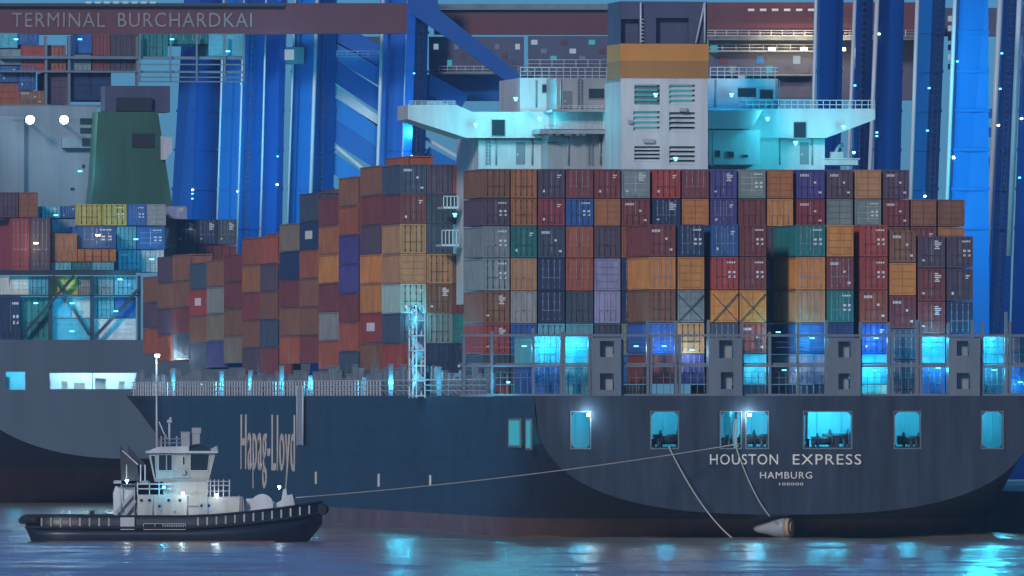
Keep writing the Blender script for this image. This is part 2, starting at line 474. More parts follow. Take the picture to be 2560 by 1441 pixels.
def proto_side_marks():
    m = MB(); rr = random.Random(4)
    for k in range(5):
        m.box(-1.232, -1.19, 4.0+k*0.95, 4.62+k*0.95, 1.2, 1.95)
    m.box(-1.231, -1.19, 4.0, 8.4, 1.1, 1.2)
    for k in range(0): m.box(-1.232, -1.19, 10.0+k*0.35, 10.2+k*0.35, 2.3, 2.5)
    return m.mesh('container_side_marks', M['mark'])
BODY = proto_body(); DOORS = [proto_door(-1), proto_door(1)]
RODS = [proto_rods(-1, M['rod_dark'], 'dark_rods'), proto_rods(1, M['rod_dark'], 'dark_rods')]
RODS_B = [proto_rods(-1, M['rod'], 'bright_rods'), proto_rods(1, M['rod'], 'bright_rods')]
PANEL = proto_panel(); MARKS = [proto_marks(k) for k in range(4)]; SIDEMARK = proto_side_marks()

C = {   # base colours, with the words used in the labels
 'brown': ((0.21,0.095,0.05),'brown'), 'obrown': ((0.33,0.13,0.045),'orange-brown'), 'orange': ((0.50,0.20,0.045),'orange'),
 'tan': ((0.42,0.23,0.10),'tan'), 'rust': ((0.31,0.085,0.04),'rust-red'), 'red': ((0.33,0.055,0.04),'red'), 'crimson': ((0.26,0.045,0.055),'crimson'),
 'maroon': ((0.20,0.05,0.045),'maroon'), 'purple': ((0.09,0.06,0.085),'dark purple'), 'slate': ((0.055,0.075,0.11),'slate'),
 'navy': ((0.02,0.04,0.10),'navy'), 'blue': ((0.03,0.10,0.30),'blue'), 'violet': ((0.07,0.06,0.22),'violet-blue'), 'lavender': ((0.24,0.26,0.42),'lavender-blue'),
 'ggreen': ((0.20,0.25,0.24),'grey-green'), 'teal': ((0.02,0.17,0.16),'teal'), 'grey': ((0.27,0.26,0.25),'grey'), 'olive': ((0.19,0.155,0.10),'olive-brown'),
 'mint': ((0.36,0.50,0.47),'cyan-lit mint'), 'white': ((0.55,0.56,0.56),'off-white'), 'yellow': ((0.50,0.40,0.09),'yellow'), 'cyan': ((0.10,0.38,0.46),'pale cyan'),  # mint and much of the cyan hold lamp light in the colour
}
ORD = ['top','second from the top','third from the top','fourth from the top','fifth from the top','sixth from the top','seventh from the top','eighth from the top']
NTH = ['first','second','third','fourth','fifth','sixth','seventh','eighth','ninth','tenth','eleventh','twelfth','thirteenth','fourteenth','fifteenth','sixteenth','seventeenth']
def link(name, me, parent, col=None):
    o = bpy.data.objects.new(name, me); COL.objects.link(o); o.parent = parent
    if col: o.color = (*col, 1)
    return o
def container(loc, rz, w, h, colkey, style, label, group, length=12.19):
    """style: d door end, b door end with bright bars, p panelled end, s long side only; m adds white marks"""
    col = C[colkey][0]; rr = random.uniform(1.05, 1.4)
    col = tuple(min(1, c*rr*random.uniform(0.95, 1.05)) for c in col)
    o = empty('shipping_container', loc, rz, label, 'shipping container', group)
    o.scale = (w/2.44, length/12.19, h/2.9)
    link('body', BODY, o, col)
    if 's' in style:
        if 'm' in style: link('marking', SIDEMARK, o)
        return o
    if 'p' in style:
        link('end_panel', PANEL, o, tuple(c*1.05 for c in col))
    else:
        for k in (0, 1):
            dr = link('door', DOORS[k], o, col)
            link('lock_rod', (RODS_B if 'b' in style else RODS)[k], dr)
    if 'm' in style: link('marking', random.choice(MARKS), o)
    return o

# tiers of the stern stacks
SA, SB = 27.6, 42.2
E = [415, 490, 560, 641, 724, 806, 884, 960, 1036]
ZT = [H.z(y, 0, SA) for y in E]
MINOR = ['slate', 'maroon', 'blue', 'ggreen', 'navy', 'brown', 'cyan', 'rust', 'purple', 'teal']
def stack(x0, x1, s, t0, spec, where, nth, yshift=0):
    qa, qb = H.q(x0, s), H.q(x1, s); w = qb-qa-0.11
    dz = yshift/27.4
    for k, sp in enumerate(spec.split()):
        ck, _, st = sp.partition(':'); t = t0+k
        if t > 7: break
        z1, z0 = ZT[t]-dz, ZT[t+1]-dz
        st = st or random.choice(['d', 'd', 'dm', 'b'])
        look = {'p': 'with panelled end', 'b': 'with pale bars', 'd': 'with dark bars'}[[c for c in st if c in 'pbd'][0]]
        container(H.world((qa+qb)/2, s, z0), H.th, w, z1-z0-0.08, ck, st,
                  fit('%s container %s, %s in %s stack from left, %s' % (C[ck][1], look, ORD[k].replace('from the top', 'down'), NTH[nth], where), look),
                  'containers stacked at the stern of the near ship')
FAR = [
 (1205,1275,0,'brown:d purple:dm ggreen:bm ggreen:dm brown:dm red:dm slate:d maroon:d'),
 (1276,1343,0,'obrown:d obrown:d teal:dm tan:b grey:b blue:d slate:d teal:d'),
 (1344,1413,0,'purple:dm crimson:dm slate:dm navy:b navy:b cyan:d blue:b slate:d'),
 (1414,1484,0,'maroon:b blue:dm rust:b rust:b slate:d cyan:b blue:d slate:b'),
 (1485,1552,0,'maroon:dm obrown:p purple:d lavender:p lavender:b slate:d grey:d purple:d'),
 (1553,1626,0,'ggreen:pm maroon:dm rust:d navy:b navy:b ggreen:d blue:p slate:b'),
 (1630,1702,0,'red:dm navy:bm maroon:d'), (1704,1773,0,'maroon:b orange:p purple:d'), (1775,1843,0,'violet:dm violet:bm navy:d slate:d navy:d slate:d'),
 (1845,1915,0,'ggreen:pm maroon:d brown:d slate:d navy:d slate:d'), (1917,1984,0,'obrown:p orange:b purple:d slate:d navy:d blue:d navy:b navy:d'), (1990,2063,0,'violet:dm crimson:dm slate:d'),
 (2066,2133,0,'purple:dm ggreen:p brown:d'), (2136,2204,0,'tan:p ggreen:pm purple:d navy:d slate:d slate:d'), (2207,2274,0,'purple:dm maroon:dm brown:d'),
 (2276,2342,1,'brown:p maroon:dm purple:d'), (2344,2413,1,'brown:p obrown:p purple:d')]
for i, (a, b, t0, spec) in enumerate(FAR): stack(a, b, SB, t0, spec, 'rear stern row', i)
NEAR = [
 (1620,1690,0,'maroon:dm orange:b brown:d blue:b maroon:d'), (1693,1762,0,'navy:bm orange:p ggreen:p tan:d violet:b'),
 (1778,1847,0,'blue:bm red:dm orange:p slate:b teal:b navy:d'), (1848,1917,0,'maroon:dm maroon:dm orange:p red:dm cyan:p slate:d'),
 (1988,2064,0,'teal:bm orange:b tan:b blue:p lavender:b navy:b'), (2066,2135,0,'orange:p maroon:bm teal:bm navy:d crimson:dm crimson:dm'),
 (2150,2220,0,'red:dm red:dm rust:dm blue:dm cyan:p mint:p'), (2223,2291,14,'brown:dm orange:p maroon:dm slate:b purple:b purple:b'),
 (2294,2364,28,'purple:dm maroon:dm maroon:dm cyan:p blue:b blue:b'), (2366,2434,28,'purple:dm purple:dm navy:b navy:d slate:d teal:d'),
 ]
for i, (a, b, sh, spec) in enumerate(NEAR): stack(a, b, SA, 2, spec, 'front stern row', i, sh)
for i, (a, b, spec) in enumerate([(1335,1402,'cyan:b blue:b'), (1408,1474,'cyan:p cyan:b'), (2452,2520,'cyan:b slate:b'), (2522,2590,'purple:b blue:b')]):
    qa, qb = H.q(a, SA), H.q(b, SA)
    for k, sp in enumerate(spec.split()):
        ck, _, st = sp.partition(':')
        container(H.world((qa+qb)/2, SA, H.z(915 if k == 0 else 990, 0, SA)), H.th, qb-qa-0.06, 2.66, ck, st,
                  '%s container in the low %s stack behind the lashing frame, %s tier' % (C[ck][1], ['leftmost','second','third','rightmost'][i], ['upper','lower'][k]), 'low containers behind the lashing frame')

# port side bays going forward, seen along their long sides
SIDE = [
 (1001,953,410,'slate:dm maroon:dm tan:d tan:p mint:dm slate:d red:dm'), (953,893,412,'brown maroon purple orange orange red:m brown'),
 (893,845,440,'brown rust violet violet maroon rust slate'), (845,795,490,'maroon obrown orange maroon grey rust'),
 (795,747,480,'slate navy:m rust brown brown maroon'), (747,692,556,'olive navy maroon brown rust'),
 (692,648,588,'rust purple brown slate maroon'), (648,604,592,'rust obrown maroon brown purple'),
 (604,558,634,'maroon maroon brown olive'), (558,515,648,'brown grey olive violet'), (515,473,655,'slate red:m brown slate'),
 (473,430,634,'brown brown maroon slate'), (430,392,640,'purple brown purple rust'), (392,356,690,'brown purple rust')]
QP = -21.3
for i, (xa, xb, yt, spec) in enumerate(SIDE):
    s0, s1 = H.along(xa, QP), H.along(xb, QP)
    zt = H.z(yt, QP, s0); ln = min(s1-s0-0.5, 14.9)
    for k, sp in enumerate(spec.split()):
        ck, _, st = sp.partition(':')
        ends = i == 0
        container(H.world(QP+1.25, s0, zt-2.87*(k+1)), H.th, 2.5, 2.83, ck, st if ends else 's'+st,
                  '%s container, %s in the %s side stack counting forward along the deck' % (C[ck][1], ORD[k].replace('from the top', 'down'), NTH[i]),
                  'containers along the port side of the near ship', ln)
    for r_, extra in enumerate([], 1): pass
s0 = H.along(1001, QP); zt = H.z(410, QP, s0)
for r_, spec in enumerate(['purple:d slate:d slate:d tan:d brown:dm ggreen:d navy:d', 'rust:p purple:dm cyan:dm brown:d maroon:d teal:p navy:dm']):
    for k, sp in enumerate(spec.split()):
        ck, _, st = sp.partition(':')
        container(H.world(QP+1.25+2.56*(r_+1), s0, zt-2.87*(k+1)), H.th, 2.5, 2.83, ck, st,
                  '%s container, %s, %s stack left of the white deckhouse' % (C[ck][1], ORD[k].replace('from the top', 'down'), ['outer', 'inner'][r_]),
                  'containers beside the deckhouse')
# an inboard row so that the forward stacks are not hollow behind the outer one
for i, (xa, xb, yt, spec) in enumerate(SIDE[1:9]):
    s0, s1 = H.along(xa, QP), H.along(xb, QP); up = [0.9, -0.4, 1.1, 0.4, 1.2, 0.8, 0.5, 0.6][i]
    zt = H.z(yt, QP, s0)+up
    for k in range(2):
        ck = ['rust','brown','purple','maroon','slate','obrown'][(i*2+k) % 6]
        container(H.world(QP+1.25+2.56, s0, zt-2.87*(k+1)), H.th, 2.5, 2.83, ck, 's',
                  '%s container peeking over the %s side stack, %s' % (C[ck][1], NTH[i+1], ['topmost', 'below the topmost'][k]), 'containers inboard of the port side stacks', min(s1-s0-0.5, 14.9))

# ---------------------------------------------------------------- the near container ship
ship = empty('container_ship', (H.O[0], H.O[1], 0), H.th, 'slate blue container ship seen from its stern, piled high with containers', 'container ship')
ZD = 12.7; HB = 22.75
def section(s, nu=28):
    f = min(1, s/45.0)
    zb = [2.1, 0.3, -2.0, -6.0, -10.0][0]
    pts = [(0, 2.1), (6, 0.2), (14, -3.0), (26, -7.0), (45, -11.0), (400, -11.0)]
    for (a, za), (b, zb_) in zip(pts, pts[1:]):
        if a <= s <= b: zb = za + (zb_-za)*(s-a)/(b-a); break
    n = 2.7 + 3.3*f
    wd = HB; wl = 1.0
    if s > 262:
        u = (s-262)/(336-262); wl = max(0.02, 1-u**1.5)
    if s > 300:
        u = (s-300)/36.0; wd = HB*math.sqrt(max(0, 1-u**2.2))
    out = []
    for j in range(nu+1):
        a = j/nu*math.pi/2
        p = math.cos(a)**(2/n); zz = math.sin(a)**(2/n) if j else 0
        z = ZD-(ZD-zb)*zz
        fl = min(1, max(0, (z-(-2))/(ZD+2)))
        k = wl + (1-wl)*fl**1.3
        out.append((wd*p*k if j < nu else 0.0, z))
    return out
hm = MB()
ST = [0, 2, 4, 6, 9, 12, 16, 20, 26, 32, 40, 50, 70, 100, 150, 200, 245, 262, 272, 282, 290, 297, 303, 309, 315, 321, 327, 332, 335.9]
rings = []
for s in ST:
    sec = section(s); rings.append([(-p, s, z) for p, z in sec] + [(p, s, z) for p, z in sec[::-1]][1:])
hm.loft(rings)
hull = hm.build('hull', M['hull'], ship)
dk = MB()
dk.face([(-HB+0.05, 0.2, ZD-0.6), (HB-0.05, 0.2, ZD-0.6), (HB-0.05, 300, ZD-0.6), (-HB+0.05, 300, ZD-0.6)])
dk.build('deck', M['deck'], ship)

# transom with its mooring openings
OPEN = [(1428,1475,1028,1122), (1628,1695,1025,1118), (1802,1852,1030,1115), (1866,1920,1030,1115), (2010,2128,1028,1119), (2237,2300,1030,1118), (2455,2506,1032,1120)]
rects = [H.rect(a, b, t, bt, 0) for a, b, t, bt in OPEN]
ot, ob_ = ZD-1.45, ZD-4.65
sec0 = section(0, 80)
def zcurve(q):
    q = abs(q)
    for (p0, z0), (p1, z1) in zip(sec0, sec0[1:]):
        if p1 <= q <= p0 and p0 != p1: return z0 + (z1-z0)*(p0-q)/(p0-p1)
    return sec0[-1][1]
tm = MB()
def corner_cols():
    xs = [-HB + 2*HB*k/120 for k in range(121)]
    for r_ in rects:
        for off in (0, 0.12, 0.3): xs += [r_[0]+off, r_[1]-off]
    return sorted(set(xs))
xs = corner_cols()
def hole_at(x):
    for r_ in rects:
        if r_[0] < x < r_[1]:
            e = min(x-r_[0], r_[1]-x); cut = 0.28 if e < 0.12 else (0.1 if e < 0.3 else 0.0)
            return ot-cut, ob_+cut
    return None
for a, b in zip(xs, xs[1:]):
    if b-a < 1e-5: continue
    x = (a+b)/2; ho = hole_at(x); za, zb = zcurve(a), zcurve(b)
    if ho:
        t, bt = ho
        tm.face([(a,0,t),(b,0,t),(b,0,ZD),(a,0,ZD)]); tm.face([(a,0,za),(b,0,zb),(b,0,bt),(a,0,bt)])
        tm.face([(a,0,t),(a,0.35,t),(b,0.35,t),(b,0,t)]); tm.face([(a,0,bt),(b,0,bt),(b,0.35,bt),(a,0.35,bt)])
    else:
        tm.face([(a,0,za),(b,0,zb),(b,0,ZD),(a,0,ZD)])
for r_ in rects:
    tm.face([(r_[0],0,ob_+.28),(r_[0],0,ot-.28),(r_[0],0.35,ot-.28),(r_[0],0.35,ob_+.28)]); tm.face([(r_[1],0,ob_+.28),(r_[1],0.35,ob_+.28),(r_[1],0.35,ot-.28),(r_[1],0,ot-.28)])
transom = tm.build('transom', M['transom'], ship)
transom['label'] = 'flat grey-blue stern plate with lit mooring openings and name'
rm = MB()                                        # room of the mooring deck
rm.box(-21.5, 21.5, 0.4, 7.0, ob_-0.4, ob_-0.15); rm.box(-21.5, 21.5, 0.4, 7.0, ot+0.9, ot+1.0); rm.box(-21.5, 21.5, 6.8, 7.0, ob_-0.15, ot+0.9)
for x in (-19.4, -14.2, -4.4, 2.0, 7.6, 13.5): rm.box(x-0.1, x+0.1, 1.0, 6.8, ob_-0.15, ot+0.9)
for x in range(-20, 21, 2): rm.box(x-0.06, x+0.06, 6.55, 6.8, ob_-0.15, ot+0.9)
rm.build('mooring_deck', M['teal_room'], ship)
def winch(q, y, sc_):
    m = MB()
    m.tube([(q-1.0*sc_, y, ob_+0.7*sc_), (q+1.0*sc_, y, ob_+0.7*sc_)], 0.42*sc_, 14)
    for dx in (-0.4, 1.0): m.tube([(q+dx*sc_-0.06, y, ob_+0.7*sc_), (q+dx*sc_+0.06, y, ob_+0.7*sc_)], 0.75*sc_, 16)
    m.box(q+1.1*sc_, q+1.7*sc_, y-0.5, y+0.5, ob_-0.14, ob_+1.2*sc_); m.box(q-1.3*sc_, q+1.8*sc_, y-0.6, y+0.6, ob_-0.14, ob_+0.1)
    return m.build('mooring_winch', M['steel_dark'], ship)
for px in (1660, 1830, 1895, 2050, 2090, 2268): winch(H.q(px, 2.5)+random.uniform(-.2,.2), 2.6+random.uniform(0, 1), random.uniform(0.8, 1.35))
for px in (1640, 1815, 1912, 2026, 2118, 2285):
    m = MB(); q = H.q(px, 1.0)
    for dx in (-0.25, 0.25): m.tube([(q+dx, 1.0, ob_-0.15), (q+dx, 1.0, ob_+0.75)], 0.16, 10); m.tube([(q+dx, 1.0, ob_+0.7), (q+dx, 1.0, ob_+0.8)], 0.22, 10)
    m.build('bollard', M['steel_dark'], ship)
for r_ in rects:
    m = MB()
    for x0, x1, z0, z1 in ((r_[0]-0.1, r_[0], ob_, ot), (r_[1], r_[1]+0.1, ob_, ot), (r_[0]-0.1, r_[1]+0.1, ot, ot+0.1), (r_[0]-0.1, r_[1]+0.1, ob_-0.12, ob_)):
        m.box(x0, x1, -0.06, -0.003, z0, z1)
    m.build('opening_frame', M['steel'], transom)
for px, pw in ((1452, 900), (1660, 1100), (1830, 1500), (1895, 1500), (2045, 1600), (2095, 1600), (2268, 1300), (2480, 1300)):
    q = H.q(px, 3.0)
    m = MB(); m.box(q-0.5, q+0.5, 3.6, 3.9, ot+0.68, ot+0.82); m.build('ceiling_lamp', M['lamp_cyan'], ship)
    point_light('mooring_deck_light', H.world(q, 3.2, ot+0.2), CYAN, pw*0.36, 0.3)
for px in (1470, 1872):                             # white floodlights on the stern plate
    q = H.q(px, 0); z = H.z(1038, q, 0)
    m = MB(); m.box(q-0.18, q+0.18, -0.34, -0.03, z-0.12, z+0.12); m.tube([(q, -0.02, z+0.25), (q, -0.2, z+0.1)], 0.04, 6)
    lb = m.build('floodlight', M['steel'], ship)
    m = MB(); m.box(q-0.15, q+0.15, -0.37, -0.345, z-0.1, z+0.1); m.build('lens', M['lamp_white'], lb)
    point_light('stern_floodlight', H.world(q, -0.9, z), ICE, 260, 0.12)

# writing on the stern and side
yN = -0.03
def stern_text(body, x0, x1, yt, yb):
    q0, q1, z0, z1 = H.rect(x0, x1, yt, yb, yN)
    lettering('name_lettering', body, z1-z0, q1-q0, M['letter'], transom, ((q0+q1)/2, yN, z0), (R(90), 0, 0))
stern_text('HOUSTON', 1775, 1945, 1136, 1162); stern_text('EXPRESS', 1982, 2153, 1136, 1162)
stern_text('HAMBURG', 1900, 2030, 1180, 1197); stern_text('100000', 1948, 2008, 1207, 1214)
sA, sBm = H.along(737, -HB-0.03), H.along(602, -HB-0.03)
zb_, zt_ = H.z(1180, -HB, (sA+sBm)/2), H.z(1040, -HB, (sA+sBm)/2)
o = lettering('company_lettering', 'Hapag-Lloyd', 7.6, sBm-sA, M['letter_pale'], ship, (-HB-0.04, (sA+sBm)/2, zb_-1.75), (R(90), 0, R(-90)), 0.03)
o['label'] = 'large white company name painted along the hull side'
m = MB()
for px, y0, y1 in ((789, 1180, 1210), (946, 1185, 1217), (1075, 1188, 1215)):
    s_ = H.along(px, -HB-0.04)
    m.box(-HB-0.06, -HB-0.005, s_-0.5, s_+0.5, H.z(y1, -HB, s_), H.z(y0, -HB, s_))
m.build('draught_mark', M['letter'], ship)
m = MB()
for px in (743, 757):
    s_ = H.along(px, -HB-0.3); m.tube([(-HB-0.3, s_, H.z(1115, -HB, s_)), (-HB-0.3, s_, H.z(965, -HB, s_))], 0.09, 6)
sa, sb = H.along(757, -HB-0.3), H.along(743, -HB-0.3)
for k in range(26):
    z = H.z(1112-k*5.6, -HB, sa); m.box(-HB-0.36, -HB-0.26, sa, sb, z, z+0.09)
m.box(-HB-0.24, -HB-0.12, sa+0.3, sb-0.3, H.z(1112, -HB, sa), H.z(968, -HB, sa))
m.build('boarding_ladder', M['conduit'], ship)
for (xa, xb, yt, yb, nm) in ((1302, 1274, 1052, 1114, 'glow_teal'), (1329, 1317, 1052, 1120, 'glow_teal')):
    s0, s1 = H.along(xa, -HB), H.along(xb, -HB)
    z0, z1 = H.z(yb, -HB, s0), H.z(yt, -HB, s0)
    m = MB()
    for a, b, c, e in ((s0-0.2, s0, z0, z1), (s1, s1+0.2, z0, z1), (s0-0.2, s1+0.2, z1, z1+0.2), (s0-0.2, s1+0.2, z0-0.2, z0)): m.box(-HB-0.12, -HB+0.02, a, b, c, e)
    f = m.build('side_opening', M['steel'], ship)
    m = MB(); m.box(-HB-0.05, -HB-0.02, s0, s1, z0, z1); m.build('pane', M[nm], f)  # glowing panel stands in for the lit deck inside the opening
m = MB()                                           # rudder head and bulb
q = H.q(1945, -1); 
pr = [(0.0, 0.95), (0.3, 1.05), (1.0, 0.95), (2.0, 0.62), (2.9, 0.42), (3.3, 0.15)]
base = Vector((H.q(1970, 1.0), 1.0, 0.95))
AX = Vector((-0.86, 0.5, -0.04)); m.tube([base + AX*x for x, r_ in pr], [r_*0.95 for x, r_ in pr], 20)
rd = m.build('rudder_bulb', M['greywhite'], ship)
m = MB(); m.tube([base - AX*0.3, base - AX*0.01], [0.82, 0.93], 20); m.tube([base - AX*0.4, base - AX*0.31], [0.38, 0.48], 16)
m.build('bulb_cap', M['bulb'], rd)

# stern lashing frame
lash = MB(); s = 24.6
XR = (1150, 2600)
def bar(x0, x1, yt, yb, d=0.25, y=s): H.blk(lash, x0, x1, yt, yb, y, y+d)
bar(*XR, 836, 842); bar(*XR, 913, 918); bar(*XR, 985, 992)
POSTS = [(1160,835),(1230,828),(1334,820),(1404,830),(1411,830),(1474,836),(1556,835),(1620,802),(1628,836),(1690,802),(1700,836),(1772,800),(1856,802),(1925,830),(1995,806),(2066,800),(2152,806),(2222,806),(2231,830),(2294,800),(2302,806),(2372,806),(2432,800),(2456,806),(2516,780),(2525,805),(2592,800)]
for px, yt in POSTS: bar(px-3, px+3, yt, 991, 0.5, s-0.02)
for x0, x1 in ((1150, 1474), (1556, 1770), (1858, 2066), (2154, 2370), (2452, 2600)):       # hand rails and toe plates
    for y in (855, 868, 930, 944): H.blk(lash, x0, x1, y, y+1.4, s+0.9, s+0.95)
    H.blk(lash, x0, x1, 908, 912, s+0.3, s+1.2)
for px in range(1165, 2600, 17): H.blk(lash, px, px+1.3, 930, 985, s+0.9, s+0.95)
lb = lash.build('lashing_frame', M['steel'], ship)
lb['label'] = 'grey steel lashing frame of posts and rails across the stern'
for x0, x1, hs in ((1480,1553,[(1500,1536,853,893),(1500,1536,934,975)]), (1772,1856,[(1798,1834,851,896),(1802,1834,931,973)]), (2070,2152,[(2096,2128,854,894),(2096,2126,934,974)]), (2372,2450,[(2392,2424,853,890),(2392,2426,933,973)])):
    m = MB(); y = s-0.5; a, b, c, e = H.rect(x0, x1, 845, 991, y)
    holes = [H.rect(*h, y) for h in hs]
    m.holed(a, b, c, e, y, holes, 0.3)
    for f_ in ((a, y), (b, y)): m.face([(f_[0], y, c), (f_[0], y, e), (f_[0], y+1.4, e), (f_[0], y+1.4, c)])
    m.face([(a,y,e),(b,y,e),(b,y+1.4,e),(a,y+1.4,e)])
    pn = m.build('frame_panel', M['steel'], ship)
    for h in holes:
        m = MB(); m.box(h[0], h[1], y+1.0, y+1.05, h[2], h[3]); m.build('inner_plate', M['greywhite'], pn)
m = MB()
for x0, x1, y0, y1 in ((1696,1760,738,804),(1782,1845,735,805),(1850,1914,735,805)):        # crossed lashing rods
    a, b = H.q(x0, SA-0.15), H.q(x1, SA-0.15); z0, z1 = H.z(y1, 0, SA), H.z(y0, 0, SA)
    m.tube([(a, SA-0.12, z0), (b, SA-0.12, z1)], 0.045, 6); m.tube([(b, SA-0.16, z0), (a, SA-0.16, z1)], 0.045, 6)
m.build('lashing_rod', M['steel_dark'], ship)
for px, py, pw, col in ((1310,870,500,CYAN),(1370,860,900,CYAN),(1440,862,900,CYAN),(1590,870,400,ICE),(1660,870,350,BLUE),(1730,880,450,ICE),(1890,920,400,CYAN),(1945,835,900,CYAN),(1960,930,400,ICE),(2030,850,500,CYAN),(2190,850,700,BLUE),(2185,930,800,CYAN),(2335,850,900,CYAN),(2345,925,600,CYAN),(2480,852,900,CYAN),(2485,930,700,CYAN),(2550,960,400,CYAN)):
    q = H.q(px, s+1.4); z = H.z(py, q, s+1.4)
    m = MB(); m.box(q-0.2, q+0.2, s+1.2, s+1.4, z+0.1, z+0.2); m.build('deck_lamp', M['lamp_cyan'], ship)
    point_light('lashing_deck_light', H.world(q, s+1.7, z), col, pw*0.34, 0.2)

# port side walkway: stanchions and rails
rl = MB(); stp = MB()
s = 100.0
while s < 300:
    rl.box(-HB+0.02, -HB+0.12, s, s+0.25, ZD, ZD+1.5)
    s += 2.2
for z in (0.5, 1.0, 1.5): rl.box(-HB+0.03, -HB+0.1, 30, 300, ZD+z-0.04, ZD+z+0.04)
rl.build('deck_railing', M['conduit'], ship)
s = 30.0; rr = random.Random(3)
while s < 298:
    h = rr.uniform(1.6, 3.0)
    stp = MB(); stp.box(-HB+0.5, -HB+0.95, s, s+rr.uniform(0.4, 1.6), ZD-0.5, ZD+h); stp.box(-HB+0.45, -HB+1.0, s-0.1, s+0.5, ZD+h+0.004, ZD+h+0.12)
    stp.build('lashing_stanchion', M['steel'], ship)
    s += rr.uniform(2.0, 4.6)
for px in (420, 480, 540, 610, 690, 760, 830, 900, 960, 1020, 1085, 1240):
    s = H.along(px, -HB); m = MB(); m.box(-HB+1.05, -HB+1.2, s-0.6, s+0.6, ZD+1.15, ZD+1.3)
    m.build('deck_lamp', M['lamp_cyan'], ship)
    point_light('walkway_light', H.world(-HB+0.75, s, ZD+1.2), CYAN, 260, 0.15)
s = H.along(396, -HB); z = H.z(893, -HB, s)
m = MB(); m.tube([(-HB-0.2, s, ZD-2), (-HB-0.2, s, z)], 0.12, 6); m.box(-HB-0.45, -HB+0.1, s-0.5, s, z, z+0.3)
mast = m.build('lamp_mast', M['steel'], ship)
m = MB(); m.box(-HB-0.4, -HB+0.05, s-0.56, s-0.51, z+0.02, z+0.28); m.build('lens', M['lamp_white'], mast)
point_light('bow_floodlight', H.world(-HB-0.7, s-1.5, z), ICE, 900, 0.2)

# boarding tower on the port side
m = MB(); sg_ = H.along(1040, -HB-0.6); zt_ = H.z(765, -HB, sg_)
for dy in (-2.4, 0.0, 2.4):
    for dx in (-0.9, -0.1): m.box(-HB+dx-0.06, -HB+dx+0.06, sg_+dy-0.08, sg_+dy+0.08, ZD-0.2, zt_)
nz = 6
for k in range(nz+1):
    z = ZD+(zt_-ZD)*k/nz; m.box(-HB-0.98, -HB-0.02, sg_-2.5, sg_+2.5, z-0.06, z+0.06)
    if k < nz:
        z2 = ZD+(zt_-ZD)*(k+1)/nz; sgn = 1 if k % 2 else -1
        m.beam((-HB-0.5, sg_-2.3*sgn, z), (-HB-0.5, sg_+2.3*sgn, z2), 0.7, 0.16)
        m.beam((-HB-1.0, sg_-2.3*sgn, z+1), (-HB-1.0, sg_+2.3*sgn, min(z2+1, zt_)), 0.06, 0.06)
m.build('boarding_tower', M['white'], ship)
for zz in (ZD+2.5, zt_-1.0): point_light('boarding_tower_light', H.world(-HB-2.5, sg_-3, zz), CYAN, 650, 0.2)

# deckhouse
SD = 80.0
sup = MB()
H.blk(sup, 1196, 2062, 340, 760, SD, SD+14.5)          # main block
H.blk(sup, 1300, 1945, 196, 345, SD+0.6, SD+14)      # bridge block
main = sup.build('deckhouse', M['white'], ship)
m = MB(); m.prism(H.poly([(1020,262),(1140,262),(1180,280),(1552,280),(1552,345),(1166,345),(1020,298)], SD-1.2), SD-1.2, SD+6)
m.build('bridge_wing', M['white'], main)
m = MB(); m.prism(H.poly([(1770,272),(2188,272),(2188,299),(2066,345),(1770,345)], SD-1.2), SD-1.2, SD+6)
m.build('bridge_wing', M['white'], main)
m = MB()
for x0, x1, yt, yb in ((1022,1140,252,262),(1850,2188,250,272)):
    for y in (yt, (yt+yb)/2): H.blk(m, x0, x1, y, y+1.8, SD-1.15, SD-1.08)
    for px in range(x0, x1+1, 16): H.blk(m, px, px+1.6, yt, yb, SD-1.15, SD-1.08)
for x0, x1 in ((1300, 1545), (1775, 1945)):
    for y in (168, 178, 188): H.blk(m, x0, x1, y, y+1.6, SD+0.7, SD+0.77)
    for px in range(x0, x1+1, 18): H.blk(m, px, px+1.6, 168, 196, SD+0.7, SD+0.77)
m.build('railing', M['conduit'], main)
m = MB()                                             # grey side blocks and ledges round the casing
SG = 74.0; SC = 64.0
H.blk(m, 1392, 1552, 196, 274, SG, SD+0.5); H.blk(m, 1388, 1552, 281, 322, SG+1, SD-1.3); H.blk(m, 1370, 1552, 336, 600, SG+1.5, SD-0.05)
H.blk(m, 1380, 1556, 275, 280, SG-0.6, SD-1.3); H.blk(m, 1350, 1560, 323, 335, SG-0.4, SD-1.3)
m.build('engine_casing_side', M['greywhite'], main)
m = MB(); H.blk(m, 1772, 1900, 326, 412, SG+1.5, SD-0.05); m.prism(H.poly([(1771,276),(1906,276),(1880,322),(1771,322)], SG), SG, SD-1.25)
m.build('engine_casing_side', M['white'], main)
for x0, x1, yt, yb, y in ((1472,1526,222,247,SG),(1356,1392,212,232,SD+.6),(1845,1890,221,243,SD+.6),(1900,1932,225,247,SD+.6),(1788,1800,377,393,SG+1.5),(1818,1834,380,394,SG+1.5),(1856,1870,388,393,SG+1.5),(1368,1394,356,359,SG+1.5),(1985,2015,306,345,SD-1.2),(1230,1262,300,340,SD-1.2)):
    m = MB(); H.blk(m, x0, x1, yt, yb, y-0.04, y+0.05); w_ = m.build('window', M['glass'], main)
    m = MB()
    for b_ in ((x0-1.5,x0,yt-1.5,yb+1.5),(x1,x1+1.5,yt-1.5,yb+1.5),(x0,x1,yt-1.5,yt),(x0,x1,yb,yb+1.5)): H.blk(m, *b_, y-0.1, y+0.03)
    m.build('frame', M['greywhite'], w_)
for px in (1372, 1390, 1412, 1420, 1440, 1455):
    m = MB(); H.blk(m, px, px+9, 334, 339, SG+0.95-1.4, SG+0.4); m.build('vent_hood', M['steel'], main)
